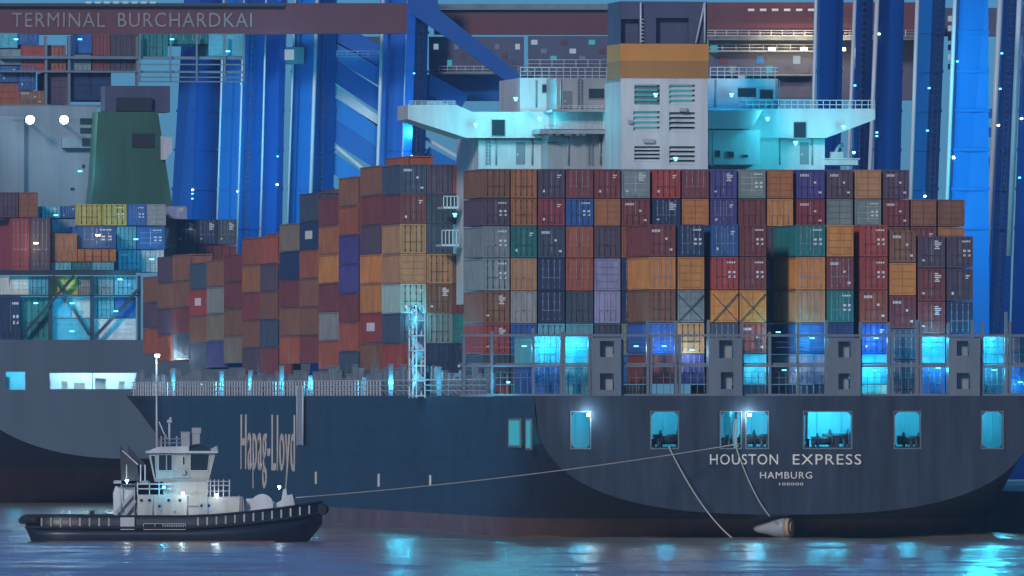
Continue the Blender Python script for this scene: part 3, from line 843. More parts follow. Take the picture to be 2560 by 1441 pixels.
for x0, x1, yt, yb in ((1108,1147,490,522),(1104,1147,575,616)): m = MB(); H.blk(m, x0, x1, yb-5, yb, SD+10, SD+14); H.blk(m, x0, x1, yt, yt+2, SD+10, SD+10.1); [H.blk(m, px, px+2, yt, yb, SD+10, SD+10.1) for px in range(x0, x1, 9)]; m.build('side_platform', M['white'], main)
m = MB()
H.blk(m, 2062, 2145, 400, 413, SD, SD+5); H.blk(m, 2060, 2150, 396, 399, SD-0.1, SD+0.1)
m.build('side_platform', M['white'], main)
m = MB()
p0 = H.P(2090, 400, SD+1); m.tube([p0, H.P(2090, 378, SD+1), H.P(2096, 366, SD+1), H.P(2108, 362, SD+1)], 0.18, 8); m.box(p0.x-0.6, p0.x+0.6, SD+0.4, SD+1.6, p0.z, p0.z+0.75)
m.build('davit', M['white'], main)
def vpipe(px, yt, yb, y, r_, name, mat='greywhite'):
    m = MB(); m.tube([H.P(px, yt, y), H.P(px, yb, y)], r_, 8); return m.build(name, M[mat], main)
for px, yt, yb, y in ((1402, 198, 272, SG-0.1), (1540, 198, 272, SG-0.1), (1420, 338, 412, SG+1.3), (1500, 338, 412, SG+1.3), (1532, 338, 412, SG+1.3), (1782, 328, 410, SG+1.3), (1240, 346, 412, SD-0.12), (1330, 346, 412, SD-0.12), (1950, 346, 412, SD-0.12), (2030, 346, 412, SD-0.12), (1340, 200, 268, SD+0.45), (1788, 200, 268, SD+0.45)):
    vpipe(px, yt, yb, y, 0.07, 'drain_pipe')
for px, yt, yb, y in ((1445, 198, 272, SG-0.15), (1470, 338, 412, SG+1.25), (1215, 346, 412, SD-0.15), (1940, 200, 268, SD+0.4)):
    m = MB(); q0_, q1_, z0_, z1_ = H.rect(px, px+9, yt, yb, y)
    for q_ in (q0_, q1_): m.box(q_-0.03, q_+0.03, y-0.05, y+0.01, z0_, z1_)
    z = z0_+0.15
    while z < z1_: m.box(q0_, q1_, y-0.04, y, z, z+0.05); z += 0.33
    m.build('ladder', M['steel'], main)
for x0, x1, yt, yb, y in ((1500, 1524, 356, 411, SG+1.5), (1290, 1312, 356, 411, SD), (2000, 2022, 356, 411, SD), (1408, 1430, 228, 273, SG)):
    m = MB(); H.blk(m, x0, x1, yt, yb, y-0.06, y-0.003); dr = m.build('door', M['steel'], main)
    m = MB(); H.blk(m, x0+3, x0+6, (yt+yb)/2, (yt+yb)/2+6, y-0.12, y-0.062); m.build('handle', M['conduit'], dr)
for x0, x1, yt in ((1392, 1552, 264), (1360, 1556, 312)):
    m = MB()
    for k in (0, 5, 10): H.blk(m, x0, x1, yt+k, yt+k+1.3, SG-0.55, SG-0.5)
    for px in range(x0, x1+1, 14): H.blk(m, px, px+1.4, yt, yt+11, SG-0.55, SG-0.5)
    m.build('railing', M['conduit'], main)
for px, yt, w_ in ((1610, 348, 26), (1700, 270, 18), (1572, 300, 7)):
    m = MB(); H.blk(m, px, px+w_, yt, yt+9, SC-0.35, SC-0.02); m.build('junction_box', M['greywhite'], main)
# engine casing and funnel
SC = 64.0
a, b, c, e = H.rect(1552, 1770, 196, 470, SC)
WIN = [(1586,1650,212,262),(1673,1738,212,262),(1583,1650,278,330),(1673,1738,281,330),(1586,1650,366,404),(1673,1738,366,412)]
m = MB(); holes = [H.rect(*h, SC) for h in WIN]
m.holed(a, b, c, e, SC, holes, 0.5)
m.box(a, a+0.02, SC, SG+6, c, e); m.box(b-0.02, b, SC, SG+6, c, e); m.box(a, b, SC+0.03, SG+6, e-0.3, e-0.02)
m.face([(a,SG+5.9,c),(b,SG+5.9,c),(b,SG+5.9,e),(a,SG+5.9,e)])
cas = m.build('engine_casing', M['white'], ship)
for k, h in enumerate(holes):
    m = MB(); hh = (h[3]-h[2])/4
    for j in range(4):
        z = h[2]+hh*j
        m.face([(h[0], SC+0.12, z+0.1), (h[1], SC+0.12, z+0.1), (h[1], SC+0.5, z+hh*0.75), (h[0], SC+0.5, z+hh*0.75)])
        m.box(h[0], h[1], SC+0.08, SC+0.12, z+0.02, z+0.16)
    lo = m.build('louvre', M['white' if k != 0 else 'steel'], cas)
    m = MB(); m.box(h[0], h[1], SC+1.6, SC+1.7, h[2], h[3]); m.build('back_plate', M['glow_teal' if k in (0, 1, 2) else 'dark'], lo)  # first three plates glow as lit insides, the rest hold painted shade
m = MB()
zf = H.z(152, a, SC)
f0, f1, fz0, fz1 = H.rect(1552, 1771, 110, 195, SC)
m.box(a-0.06, b+0.06, SC-0.06, SG-2, zf, fz1)
fu = m.build('funnel', M['funnel'], ship)
m = MB(); m.box(a-0.05, b+0.05, SC-0.05, SG-2.02, e+0.003, zf); m.build('lower_half', M['funnel_low'], fu)
m = MB(); c1 = fz1
t0 = H.rect(1548, 1772, 4, 109, SC+0.5)
hl = [H.rect(1550,1598,48,108,SC+.5), H.rect(1640,1722,45,108,SC+.5)]
hl = [(max(h[0], a+0.1), h[1], h[2], h[3]) for h in hl]
m.holed(a, b, c1+0.003, t0[3], SC+0.5, hl, 0.6)
m.box(a, a+0.02, SC+0.5, SG-2.1, c1+.003, t0[3]); m.box(b-0.02, b, SC+0.5, SG-2.1, c1+.003, t0[3])
m.face([(a,SC+1.3,c1+.003),(b,SC+1.3,c1+.003),(b,SC+1.3,t0[3]),(a,SC+1.3,t0[3])])
m.build('exhaust_housing', M['house'], fu)
for px, dx in ((1762, 0), (1740, 22)):
    m = MB(); m.tube([H.P(px, 108, SC+0.2), H.P(px+dx, 6, SC+0.2)], 0.1, 6); m.build('exhaust_pole', M['conduit'], fu)
m = MB(); m.tube([H.P(1602, 108, SC+0.2), H.P(1602, 6, SC+0.2)], 0.1, 6)
for k in range(7):
    z = H.P(1602, 104-k*9, SC+.2); m.box(z.x-0.1, z.x+0.25, SC+0.1, SC+0.15, z.z, z.z+0.08)
m.build('exhaust_pole', M['conduit'], fu)
for px, py, s, pw, col in ((1190,315,SD-5,2600,TEAL),(1290,250,SD-4,1800,TEAL),(1350,300,SD-4,900,TEAL),(1830,240,SD-3.5,1500,(0.02,0.45,0.9)),(1920,300,SD-5,800,TEAL),(1990,360,SD-5,2600,TEAL),(2110,320,SD-4,1400,TEAL),(1138,540,SD+8,500,TEAL),(1640,240,SC-4.5,420,ICE),(1690,400,SC-4.5,420,ICE),(1035,800,97,500,TEAL)):
    q = H.q(px, s); z = H.z(py, q, s)
    m = MB(); m.tube([(q, s+0.4, z), (q, s, z)], 0.12, 8); m.box(q-0.2, q+0.2, s+0.15, s+0.3, z+0.12, z+0.25)
    m.build('deckhouse_lamp', M['lamp_cyan'], ship)
    point_light('deckhouse_light', H.world(q, s-1.8, z), col, pw*0.5, 0.3)

# ---------------------------------------------------------------- mooring lines and tow line
def rope(name, pts, r, label):
    m = MB(); m.tube(pts, r, 6); o = m.build(name, M['rope']); return tag(o, label, 'rope')
def curve3(a, b, sag, n=28):
    return [a.lerp(b, k/n) - Vector((0, 0, sag*4*(k/n)*(1-k/n))) for k in range(n+1)]
stern = lambda px, py, y=-0.3: H.world(H.q(px, y), y, H.z(py, H.q(px, y), y))
rope('mooring_rope', curve3(stern(1672, 1117), stern(1832, 1347, -5), 0.9), 0.06, 'left slack mooring rope hanging from the second stern opening into the water')
rope('mooring_rope', curve3(stern(1838, 1113), stern(1925, 1292, -0.9), 0.7), 0.06, 'right slack mooring rope hanging from the stern above the rudder bulb')
YT = 1170.0
rope('tow_rope', curve3(W(737, 1245, YT), stern(1850, 1110), 0.45, 40), 0.055, 'long pale tow line from the tugboat bow to the ship stern')

# ---------------------------------------------------------------- tugboat
K = F/YT
TX = lambda px: (px-435)/K
TZ = lambda py: (1356-py)/K
tloc = W(435, 1356, YT); tloc.z = 0.0
tug = empty('tugboat', tloc, 0, 'black hulled tugboat with cream deckhouse on the water at lower left', 'tugboat')
def tug_half(px):
    x = (px-68)/(806-68)
    if x < 0.12: return 4.6*(0.62+0.38*math.sin(x/0.12*math.pi/2))
    if x > 0.6: return 4.6*math.sqrt(max(0.0, 1-((x-0.6)/0.4)**2.3))
    return 4.6
def sheer(px):
    if px < 470: return 1291
    u = (px-470)/(806-470); return 1291 - 35*u**1.5
hl = MB(); rings = []
for px in [68,72,80,95,120,160,220,300,380,470,530,590,640,690,730,760,780,793,801,806]:
    w = tug_half(px); zs = TZ(sheer(px))-0.05
    low = -1.0 if 95 < px < 690 else (-1.0 + (2.15*(95-px)/27 if px <= 95 else 2.9*((px-690)/116)**2.2))
    u = max(0, (px-640)/166)
    prof = []
    for f_, wf in ((1, 0.965), (0.62, 0.965-0.03*u), (0.6, 1.0-0.03*u), (0.5, 1.0-0.08*u), (0.42, 0.99-0.2*u), (0.2, 0.95-0.35*u), (0, 0.86-0.5*u)):
        prof.append((w*wf, low+(zs-low)*f_))
    rings.append([(TX(px), -p, z) for p, z in prof] + [(TX(px), 0, low-0.3)] + [(TX(px), p, z) for p, z in prof[::-1]])
hl.loft(rings); hl.face([Vector(p) for p in rings[0]][::-1])
hl.f[-1] = hl.f[-1]
th = hl.build('hull', M['tug_hull'], tug)
m = MB()
top = []
for px in [68,80,120,220,380,470,530,590,640,690,730,760,780,793]:
    top.append((TX(px), tug_half(px)-0.12, TZ(sheer(px))-0.75))
m.face([(x, -w, z) for x, w, z in top if True][::1] + [(x, w, z) for x, w, z in top][::-1])
m.build('deck', M['deck'], tug)
m = MB()                                                    # rubbing strakes
for (zo, r_) in ((0.0, 0.10), (-1.0, 0.14)):
    for sg in (-1, 1):
        pts = [(TX(px), sg*(tug_half(px)*(1.0 if zo else 0.965)+0.02), TZ(sheer(px))+zo*(1-0.0*px)) for px in [68,80,120,220,380,470,530,590,640,690,730,760,780,793,801,806]]
        m.tube(pts, r_, 8)
m.tube([(TX(66), -3.2, TZ(1300)), (TX(66), 3.2, TZ(1300))], 0.42, 12); m.tube([(TX(802), -1.3, TZ(1275)), (TX(808), 0, TZ(1275)), (TX(802), 1.3, TZ(1275))], 0.5, 12)
m.build('fender', M['rubber'], tug)
m = MB(); m.tube([(TX(57), -2.6, TZ(1302)), (TX(57), 2.6, TZ(1302))], 0.3, 12); m.tube([(TX(57), -2.6, TZ(1302)), (TX(100), -4.0, TZ(1301))], 0.32, 10); m.build('stern_fender', M['rubber'], tug)
for px in list(range(108, 290, 24)) + list(range(498, 800, 23)):
    y = -tug_half(px)*0.965-0.035; zt = TZ(sheer(px)); m = MB(); m.box(TX(px)-0.07, TX(px)+0.07, y-0.05, y+0.03, zt-0.95, zt-0.15); m.build('bulwark_stay', M['cream'], tug)
m = MB()
y = -4.66; a, b, z0, z1 = TX(362), TX(468), TZ(1325), TZ(1309)
for x0, x1, c, e in ((a,b,z1-0.05,z1),(a,b,z0,z0+0.05),(a,a+.05,z0,z1),(b-.05,b,z0,z1),(TX(390),TX(392),z0,z1),(TX(410),TX(412),z0,z1)): m.box(x0, x1, y-0.06, y+0.08, c, e)
for k in range(9): x = TX(416+k*5.6); m.box(x, x+0.09, y-0.05, y+0.05, z0+0.15, z1-0.12)
m.box(TX(305), TX(340), y-0.03, y+0.05, z0, TZ(1294))
m.build('hull_sign', M['white'], tug)
m = MB(); m.box(TX(120), TX(480), -4.72, -4.6, -0.3, 0.12); m.box(TX(480), TX(690), -4.66, -4.2, -0.3, 0.12); m.build('boot_stripe', M['tug_rust'], tug)
def tb(m, x0, x1, yt, yb, w): m.box(TX(x0), TX(x1), -w, w, TZ(yb), TZ(yt))
m = MB()
tb(m, 346, 520, 1238, 1300, 2.9); tb(m, 520, 606, 1243, 1300, 2.6); tb(m, 410, 522, 1206, 1238, 2.3)
m.prism([(TX(606), TZ(1300)), (TX(606), TZ(1243)), (TX(611), TZ(1252)), (TX(613), TZ(1300))], -2.4, 2.4)
dh = m.build('deckhouse', M['cream'], tug)
for x0, x1, yt, yb in ((500,517,1257,1286),(518,535,1257,1286),(395,408,1258,1290)):
    yo = -2.63 if x0 > 517 else -2.93
    m = MB(); m.box(TX(x0), TX(x1), yo, yo+0.03, TZ(yb), TZ(yt)); dd = m.build('deckhouse_door', M['greywhite'], dh)
    m = MB(); m.box(TX(x0+3), TX(x0+9), yo-0.02, yo+0.01, TZ(yt+12), TZ(yt+5)); m.build('port_glass', M['glass'], dd)
    m = MB(); m.tube([(TX(x1-3), yo-0.04, TZ(yt+15)), (TX(x1-3), yo-0.04, TZ(yt+20))], 0.03, 6); m.build('handle', M['conduit'], dd)
for x0, x1, yt, yb in ((474,498,1265,1268),(437,442,1278,1283)):
    m = MB(); m.box(TX(x0), TX(x1), -2.96, -2.9, TZ(yb), TZ(yt)); m.build('wall_vent', M['steel'], dh)
for px in (356, 376, 424, 452):
    m = MB(); m.tube([(TX(px), -2.91, TZ(1252)), (TX(px), -2.95, TZ(1252))], 0.2, 14); po = m.build('porthole', M['conduit'], dh)
    m = MB(); m.tube([(TX(px), -2.94, TZ(1252)), (TX(px), -2.96, TZ(1252))], 0.15, 14); m.build('pane', M['glass'], po)
for px, r_ in ((470, 0.06), (384, 0.05), (600, 0.06)):
    m = MB(); m.tube([(TX(px), -3.0 if px < 520 else -2.68, TZ(1290)), (TX(px), -3.0 if px < 520 else -2.68, TZ(1240))], r_, 6); m.build('drain_pipe', M['greywhite'], dh)
m = MB()
for x0, x1, y in ((346,430,1210),(346,430,1222),(520,578,1204),(520,578,1214),(520,578,1228)): m.box(TX(x0), TX(x1), -2.8, -2.74, TZ(y+2.5 if x0 < 500 else y+1.4), TZ(y))
for px in (346, 376, 400, 528, 538, 548, 560, 575): m.box(TX(px)-.04, TX(px)+.04, -2.8, -2.74, TZ(1238 if px < 500 else 1243), TZ(1206 if px < 500 else 1200))
m.build('deck_rail', M['white'], dh)
# wheelhouse: flared walls with big windows
wp = [(388, 1206), (372, 1133), (541, 1133), (522, 1206)]
m = MB(); fr = [(TX(a_), TZ(b_)) for a_, b_ in wp]
lo_w, hi_w = 1.9, 2.35
i0 = [Vector((fr[0][0], -lo_w, fr[0][1])), Vector((fr[3][0], -lo_w, fr[3][1])), Vector((fr[3][0], lo_w, fr[3][1])), Vector((fr[0][0], lo_w, fr[0][1]))]
i1 = [Vector((fr[1][0], -hi_w, fr[1][1])), Vector((fr[2][0], -hi_w, fr[2][1])), Vector((fr[2][0], hi_w, fr[2][1])), Vector((fr[1][0], hi_w, fr[1][1]))]
m.loft([i0, i1], closed=True); m.sm.clear(); m.face(i1)
wh = m.build('wheelhouse', M['cream'], tug)
def wall_pt(px, py):
    u = (1206-py)/(1206-1133); return Vector((TX(px), -(lo_w+(hi_w-lo_w)*u)-0.02, TZ(py)))
def wall_patch(m, pts, off=0.0):
    f = [wall_pt(*p)-Vector((0, off, 0)) for p in pts]; g = [q_+Vector((0, 0.03, 0)) for q_ in f]
    m.face(f); m.loft([f, g], closed=True)
for pts in ([(398,1138),(432,1138),(432,1178),(398,1178)], [(477,1136),(526,1136),(521,1178),(477,1178)], [(458,1142),(464,1142),(464,1164),(458,1164)], [(378,1140),(390,1140),(393,1196),(388,1196)]):
    m = MB(); wall_patch(m, pts); m.sm.clear(); wd = m.build('window', M['glass'], wh)
    m = MB()
    for (p, q_) in zip(pts, pts[1:]+pts[:1]): m.beam(wall_pt(*p)-Vector((0,.03,0)), wall_pt(*q_)-Vector((0,.03,0)), 0.06, 0.06)
    m.build('frame', M['white'], wd)
m = MB(); m.beam(wall_pt(418,1138)-Vector((0,.03,0)), wall_pt(418,1178)-Vector((0,.03,0)), 0.1, 0.08)
m.box(TX(456), TX(465), -2.4, -2.1, TZ(1187), TZ(1176)); m.box(TX(434), TX(476), -2.08, -1.95, TZ(1196), TZ(1178)); m.box(TX(388), TX(524), -2.1, -1.95, TZ(1206), TZ(1200))
m.build('wall_trim', M['greywhite'], wh)
m = MB(); m.box(TX(366), TX(546), -2.7, 2.7, TZ(1134), TZ(1129))
m.prism([(TX(372), TZ(1129)), (TX(395), TZ(1119)), (TX(474), TZ(1117)), (TX(474), TZ(1129))], -2.2, 2.2)
m.build('roof', M['white'], wh)
m = MB()
m.beam((TX(476), -2.0, TZ(1116)), (TX(500), -2.0, TZ(1112)), 0.12, 0.12); m.beam((TX(500), -2.0, TZ(1112)), (TX(528), -2.0, TZ(1129)), 0.14, 0.14); m.beam((TX(476), -2.0, TZ(1129)), (TX(476), -2.0, TZ(1116)), 0.1, 0.1)
m.prism([(TX(477), TZ(1128)), (TX(477), TZ(1117)), (TX(500), TZ(1114)), (TX(523), TZ(1128))], -1.8, 1.8)
m.build('skylight', M['glass'], wh)
m = MB(); m.box(TX(453), TX(475), -0.8, 0.6, TZ(1117), TZ(1083)); m.box(TX(452), TX(476), -0.84, 0.64, TZ(1083), TZ(1081)); m.box(TX(455), TX(473), -0.83, -0.8, TZ(1099), TZ(1086)); m.build('roof_locker', M['greywhite'], wh)
m = MB(); m.box(TX(481), TX(500), -0.6, 0.6, TZ(1114), TZ(1085)); m.box(TX(480), TX(503), -0.65, 0.65, TZ(1085)+.003, TZ(1071)); m.build('radar_cabinet', M['greywhite'], wh)
m = MB()
for px in (402, 412, 441): m.box(TX(px), TX(px+3), -1.0, -0.9, TZ(1119), TZ(1092))
for y in (1098, 1108): m.box(TX(400), TX(452), -1.0, -0.94, TZ(y+1.5), TZ(y))
m.build('roof_rail', M['greywhite'], wh)
m = MB(); m.box(TX(528), TX(546), -2.0, -1.6, TZ(1129), TZ(1122)); m.tube([(TX(534), -1.8, TZ(1124)), (TX(546), -1.8, TZ(1118))], 0.12, 8)
m.build('searchlight', M['greywhite'], wh)
m = MB()
m.tube([(TX(393), -0.3, TZ(1128)), (TX(391.5), -0.3, TZ(960))], [0.13, 0.06], 8)
m.tube([(TX(398), -0.3, TZ(1056)), (TX(410), -0.3, TZ(1085)), (TX(420), -0.3, TZ(1100))], 0.06, 6)
m.tube([(TX(424), -0.4, TZ(1118)), (TX(424), -0.4, TZ(1052))], 0.1, 8); m.box(TX(418), TX(430), -0.6, -0.2, TZ(1058), TZ(1052)); m.tube([(TX(424), -0.4, TZ(1052)), (TX(429), -0.4, TZ(1046))], 0.12, 8)
m.build('mast', M['conduit'], wh)
for dx, dy in ((0, -1.9), (18, 1.0)):
    m = MB(); m.prism([(TX(306+dx), TZ(1215)), (TX(301+dx), TZ(1116)), (TX(345+dx), TZ(1163)), (TX(352+dx), TZ(1215))], dy-0.5, dy+0.5); fn = m.build('exhaust_funnel', M['steel_dark'], tug)
m = MB()
for px in (317, 352, 363): m.box(TX(px), TX(px+3), -2.5, -2.42, TZ(1205), TZ(1163))
m.beam((TX(308), -2.45, TZ(1128)), (TX(347), -2.45, TZ(1163)), 0.1, 0.1)
m.build('edge_trim', M['conduit'], fn)
m = MB()
m.prism([(TX(286), TZ(1290)), (TX(284), TZ(1235)), (TX(290), TZ(1217)), (TX(338), TZ(1219)), (TX(340), TZ(1290))], -1.6, 1.6)
m.build('rescue_boat_cover', M['white'], tug)
m = MB()
m.beam((TX(292), -1.9, TZ(1284)), (TX(338), -1.9, TZ(1230)), 0.14, 0.3); m.beam((TX(312), -2.0, TZ(1290)), (TX(340), -2.0, TZ(1252)), 0.14, 0.3)
for px in (305, 338): m.tube([(TX(px), -2.0, TZ(1290)), (TX(px), -2.0, TZ(1202))], 0.07, 6)
m.box(TX(286), TX(372), -2.4, 2.4, TZ(1210), TZ(1203))
m.build('davit', M['greywhite'], tug)
m = MB()
m.tube([(TX(655), -1.3, TZ(1265)), (TX(655), 1.3, TZ(1265))], 0.75, 20); m.tube([(TX(655), -1.42, TZ(1265)), (TX(655), -1.2, TZ(1265))], 0.98, 20); m.tube([(TX(655), 1.2, TZ(1265)), (TX(655), 1.42, TZ(1265))], 0.98, 20)
m.box(TX(612), TX(690), -1.5, 1.5, TZ(1292), TZ(1275)); m.box(TX(616), TX(632), -1.2, 1.2, TZ(1276), TZ(1248)); m.box(TX(672), TX(686), -1.2, 1.2, TZ(1276), TZ(1256))
m.build('towing_winch', M['white'], tug)
m = MB()
m.prism([(TX(688), TZ(1272)), (TX(690), TZ(1260)), (TX(704), TZ(1252)), (TX(708), TZ(1226)), (TX(716), TZ(1222)), (TX(718), TZ(1240)), (TX(731), TZ(1237)), (TX(737), TZ(1262)), (TX(737), TZ(1272))], -0.7, 0.7)
m.build('towing_bitt', M['white'], tug)
m = MB()
for px, h_ in ((233, 1277), (110, 1286)): m.tube([(TX(px), -3.0, TZ(1293)), (TX(px), -3.0, TZ(h_))], 0.2, 10); m.tube([(TX(px), -3.0, TZ(h_+2)), (TX(px), -3.0, TZ(h_))], 0.28, 10)
m.build('bollard', M['rubber'], tug)
m = MB(); m.box(TX(408), TX(416), -3.2, -2.95, TZ(1222), TZ(1216)); m.build('work_lamp', M['lamp_cyan'], tug)
point_light('tug_work_light', tloc+Vector((TX(412), -3.5, TZ(1219))), CYAN, 90, 0.1)
for px, py, pw in ((460, 1256, 30), (545, 1260, 40), (700, 1240, 30), (320, 1225, 20)):
    m = MB(); m.box(TX(px)-.12, TX(px)+.12, -3.9, -3.7, TZ(py-24), TZ(py-20)); m.tube([(TX(px), -3.8, TZ(py-20)), (TX(px), -2.6, TZ(py-16))], 0.03, 5); m.build('work_lamp', M['lamp_white'], tug)
    point_light('tug_deck_light', tloc+Vector((TX(px), -4.3, TZ(py-6))), ICE, pw, 0.12)

# ---------------------------------------------------------------- the ship beyond
far = empty('container_ship', (L.O[0], L.O[1], 0), L.th, 'grey container ship at the left, partly hidden behind the nearer ship', 'container ship')
LB = 21.6; LZ = L.z(850, 0, 0)
def lsec(s, nu=24):
    f = min(1, s/40.0); zb = 5.3 - 14*f; n = 2.3+3.5*f
    if s > 260: wd = LB*math.sqrt(max(0, 1-((s-260)/60)**2))
    else: wd = LB
    return [((wd*math.cos(j/nu*math.pi/2)**(2/n)) if j < nu else 0.0, LZ-(LZ-zb)*(math.sin(j/nu*math.pi/2)**(2/n) if j else 0)) for j in range(nu+1)]
m = MB(); rings = []
for s in (0, 3, 7, 12, 18, 26, 40, 80, 160, 260, 290, 310, 319.9):
    sec = lsec(s); rings.append([(-p, s, z) for p, z in sec] + [(p, s, z) for p, z in sec[::-1]][1:])
m.loft(rings); m.face([(-LB, 1, LZ-0.3), (LB, 1, LZ-0.3), (LB, 260, LZ-0.3), (-LB, 260, LZ-0.3)])
m.build('hull', hull_material('far_hull_navy', (0.02, 0.025, 0.06), (0.10, 0.025, 0.05), 4.2), far)
m = MB(); sec = lsec(0, 60)
pl = [(-p, z) for p, z in sec] + [(p, z) for p, z in sec[::-1]][1:]
ho = [L.rect(*r_, 0) for r_ in ((15,63,930,975), (124,230,933,973), (232,360,933,973))]
def lz(q):
    q = abs(q)
    for (p0, z0), (p1, z1) in zip(sec, sec[1:]):
        if p1 <= q <= p0 and p0 != p1: return z0+(z1-z0)*(p0-q)/(p0-p1)
    return sec[-1][1]
xs = sorted({-LB+2*LB*k/80 for k in range(81)} | {h[0] for h in ho} | {h[1] for h in ho})
for a, b in zip(xs, xs[1:]):
    x = (a+b)/2; hh = [h for h in ho if h[0] < x < h[1]]
    if hh:
        h = hh[0]; m.face([(a,0,h[3]),(b,0,h[3]),(b,0,LZ),(a,0,LZ)]); m.face([(a,0,lz(a)),(b,0,lz(b)),(b,0,h[2]),(a,0,h[2])])
        m.face([(a,0,h[3]),(a,.4,h[3]),(b,.4,h[3]),(b,0,h[3])]); m.face([(a,0,h[2]),(b,0,h[2]),(b,.4,h[2]),(a,.4,h[2])])
    else: m.face([(a,0,lz(a)),(b,0,lz(b)),(b,0,LZ),(a,0,LZ)])
m.build('transom', M['greywhite'] if False else paint('far_transom', (0.085, 0.12, 0.155), 0.5, scale=0.12), far)
m = MB(); m.box(-20, 20, 4.5, 4.7, ho[0][2]-0.5, ho[0][3]+0.5); m.box(-20, 20, 0.5, 4.7, ho[0][2]-0.6, ho[0][2]-0.4)
for k in range(9): m.box(-15+k*2.2+random.uniform(-.6,.6), -14+k*2.2+random.uniform(-.3,.3), 2.0, 2.3, ho[0][2]-0.4, ho[0][2]+random.uniform(0.8, 1.6))
m.build('mooring_deck', M['teal_room'], far)
for px in (40, 165, 210, 270, 320): point_light('far_mooring_light', L.world(L.q(px, 2), 2.2, ho[0][3]-0.4), CYAN if px < 100 else ICE, 330, 0.3)
m = MB()                                          # its lashing bridge
for x0, x1, yt, yb in ((0,340,676,688),(122,131,690,850),(226,235,690,850),(345,352,690,850),(0,350,737,741)): L.blk(m, x0, x1, yt, yb, 2.0, 2.6)
for a, b in (((185,690),(57,838)), ((133,690),(224,838)), ((350,720),(240,840))): m.beam(L.P(*a, 1.9), L.P(*b, 1.9), 0.35, 0.35)
m.build('lashing_frame', M['steel_dark'], far)
def lcont(x0, x1, yt, yb, s, ck, st, where):
    a, b, c, e = L.rect(x0, x1, yt, yb, s)
    container(L.world((a+b)/2, s, c), L.th, b-a-0.05, e-c-0.05, ck, st, '%s container %s on the far ship' % (C[ck][1], where), 'containers on the far ship')
LC = [
 (25,72,690,738,3,'white:p','upper leftmost behind the lashing braces'),(72,124,690,738,3,'cyan:d','second behind the upper braces'),(131,195,690,738,3,'yellow:p','between the upper braces'),
 (196,228,690,738,3,'grey:d','narrow, right of the yellow one'),(234,284,690,738,3,'ggreen:d','second right of the yellow one'),(286,340,690,738,3,'cyan:dm','rightmost behind the upper braces'),
 (53,122,742,850,3,'teal:d','large, lower left behind the braces'),(131,180,742,795,3,'cyan:p','lower tier left of the middle post, upper'),(180,228,742,795,3,'white:p','lower tier beside the middle post, upper'),
 (131,228,797,850,3,'cyan:p','broad lowest left of the middle post'),(235,285,742,795,3,'cyan:d','lower tier just right of the middle post'),(286,340,742,795,3,'blue:p','lower tier far right'),(235,340,797,850,3,'white:p','broad lowest right of the middle post'),
 (0,52,740,850,2,'navy:dm','tall one at the far left edge above the hull'),
 (128,178,655,675,6,'cyan:b','low one under the brown pair'),(179,230,655,675,6,'teal:b','second low one in the thin row'),(231,285,655,675,6,'cyan:b','third low one in the thin row'),
 (128,193,583,654,6,'obrown:b','with pale bars left of the lamps'),(194,290,622,654,6,'obrown:d','long, under the blue one'),(194,290,565,621,7,'blue:bm','above the long one, by the lamps'),
 (26,74,545,676,5,'crimson:b','tall with pale bars near the left edge'),(75,126,545,676,5,'purple:b','tall next to the tall one at the left'),(0,46,480,544,6,'purple:d','top left'),(47,95,480,544,6,'brown:p','top second from left'),
 (192,254,510,564,14,'yellow:d','left of the top pair below the green funnel'),(255,317,510,564,14,'yellow:dm','right of the top pair below the green funnel'),(318,365,510,564,14,'blue:bm','right of the top pair'),(366,415,510,564,14,'grey:p','pale one two right of the top pair'),(420,468,515,548,22,'lavender:pm','pale top one above the dark block'),
 (292,340,566,624,14,'cyan:d','below the blue one, left'),(341,412,566,624,14,'blue:pm','below the pale one'),(296,352,626,680,14,'cyan:dm','lower, below the blue pair'),(353,410,626,680,14,'white:b','lower right, beside the brown stacks'),
 (440,492,548,612,24,'slate:dm','upper left of the dark block'),(493,543,548,612,24,'navy:bm','upper middle of the dark block'),(544,592,548,612,24,'slate:bm','upper right of the dark block'),(440,492,614,680,24,'purple:d','lower left of the dark block'),(493,592,614,680,24,'maroon:d','lower wide one of the dark block'),
 (105,150,515,545,16,'cyan:dm','small, beside the pale tower base'),(150,192,515,545,16,'blue:bm','small, right beside the tower base'),(130,192,547,582,16,'lavender:b','below the small pair'),
]
for x0, x1, yt, yb, s, c_, w in LC:
    ck, _, st = c_.partition(':'); lcont(x0, x1, yt, yb, s, ck, st, w)
# tall forward stacks at upper left
UC = [(0,44,82,120,'cyan:p'),(45,98,84,112,'blue:b'),(0,52,122,162,'ggreen:p'),(52,114,112,176,'red:p'),(118,165,112,176,'rust:d'),(0,44,164,206,'blue:bm'),(45,90,164,225,'blue:bm'),(195,230,84,134,'blue:p'),(231,275,84,176,'maroon:d'),(276,340,84,176,'purple:d'),(172,228,136,176,'ggreen:b'),(120,174,178,260,'purple:p'),(176,278,178,250,'navy:p'),(0,46,208,285,'rust:p'),(44,110,226,262,'brown:bm'),(345,420,84,140,'teal:d'),(421,520,84,110,'teal:b'),(521,612,84,140,'cyan:p')]
for k, (x0, x1, yt, yb, c_) in enumerate(UC):
    ck, _, st = c_.partition(':')
    a, b, c, e = L.rect(x0, x1, yt, yb, 90)
    container(L.world((a+b)/2, 90, c), L.th, b-a-0.05, e-c-0.05, ck, st, '%s container high at upper left, %s one of the tall stacks' % (C[ck][1], NTH[k] if k < 17 else 'last'), 'high stacked containers at upper left')
m = MB()
for yt, yb in ((141, 148), (177, 182), (262, 268)): L.blk(m, 0, 612, yt, yb, 89.0, 90.2) if yt != 262 else L.blk(m, 0, 300, yt, yb, 89.0, 90.2)
for px in (348, 425, 490, 560, 608): L.blk(m, px, px+4, 84, 205, 88.6, 89)
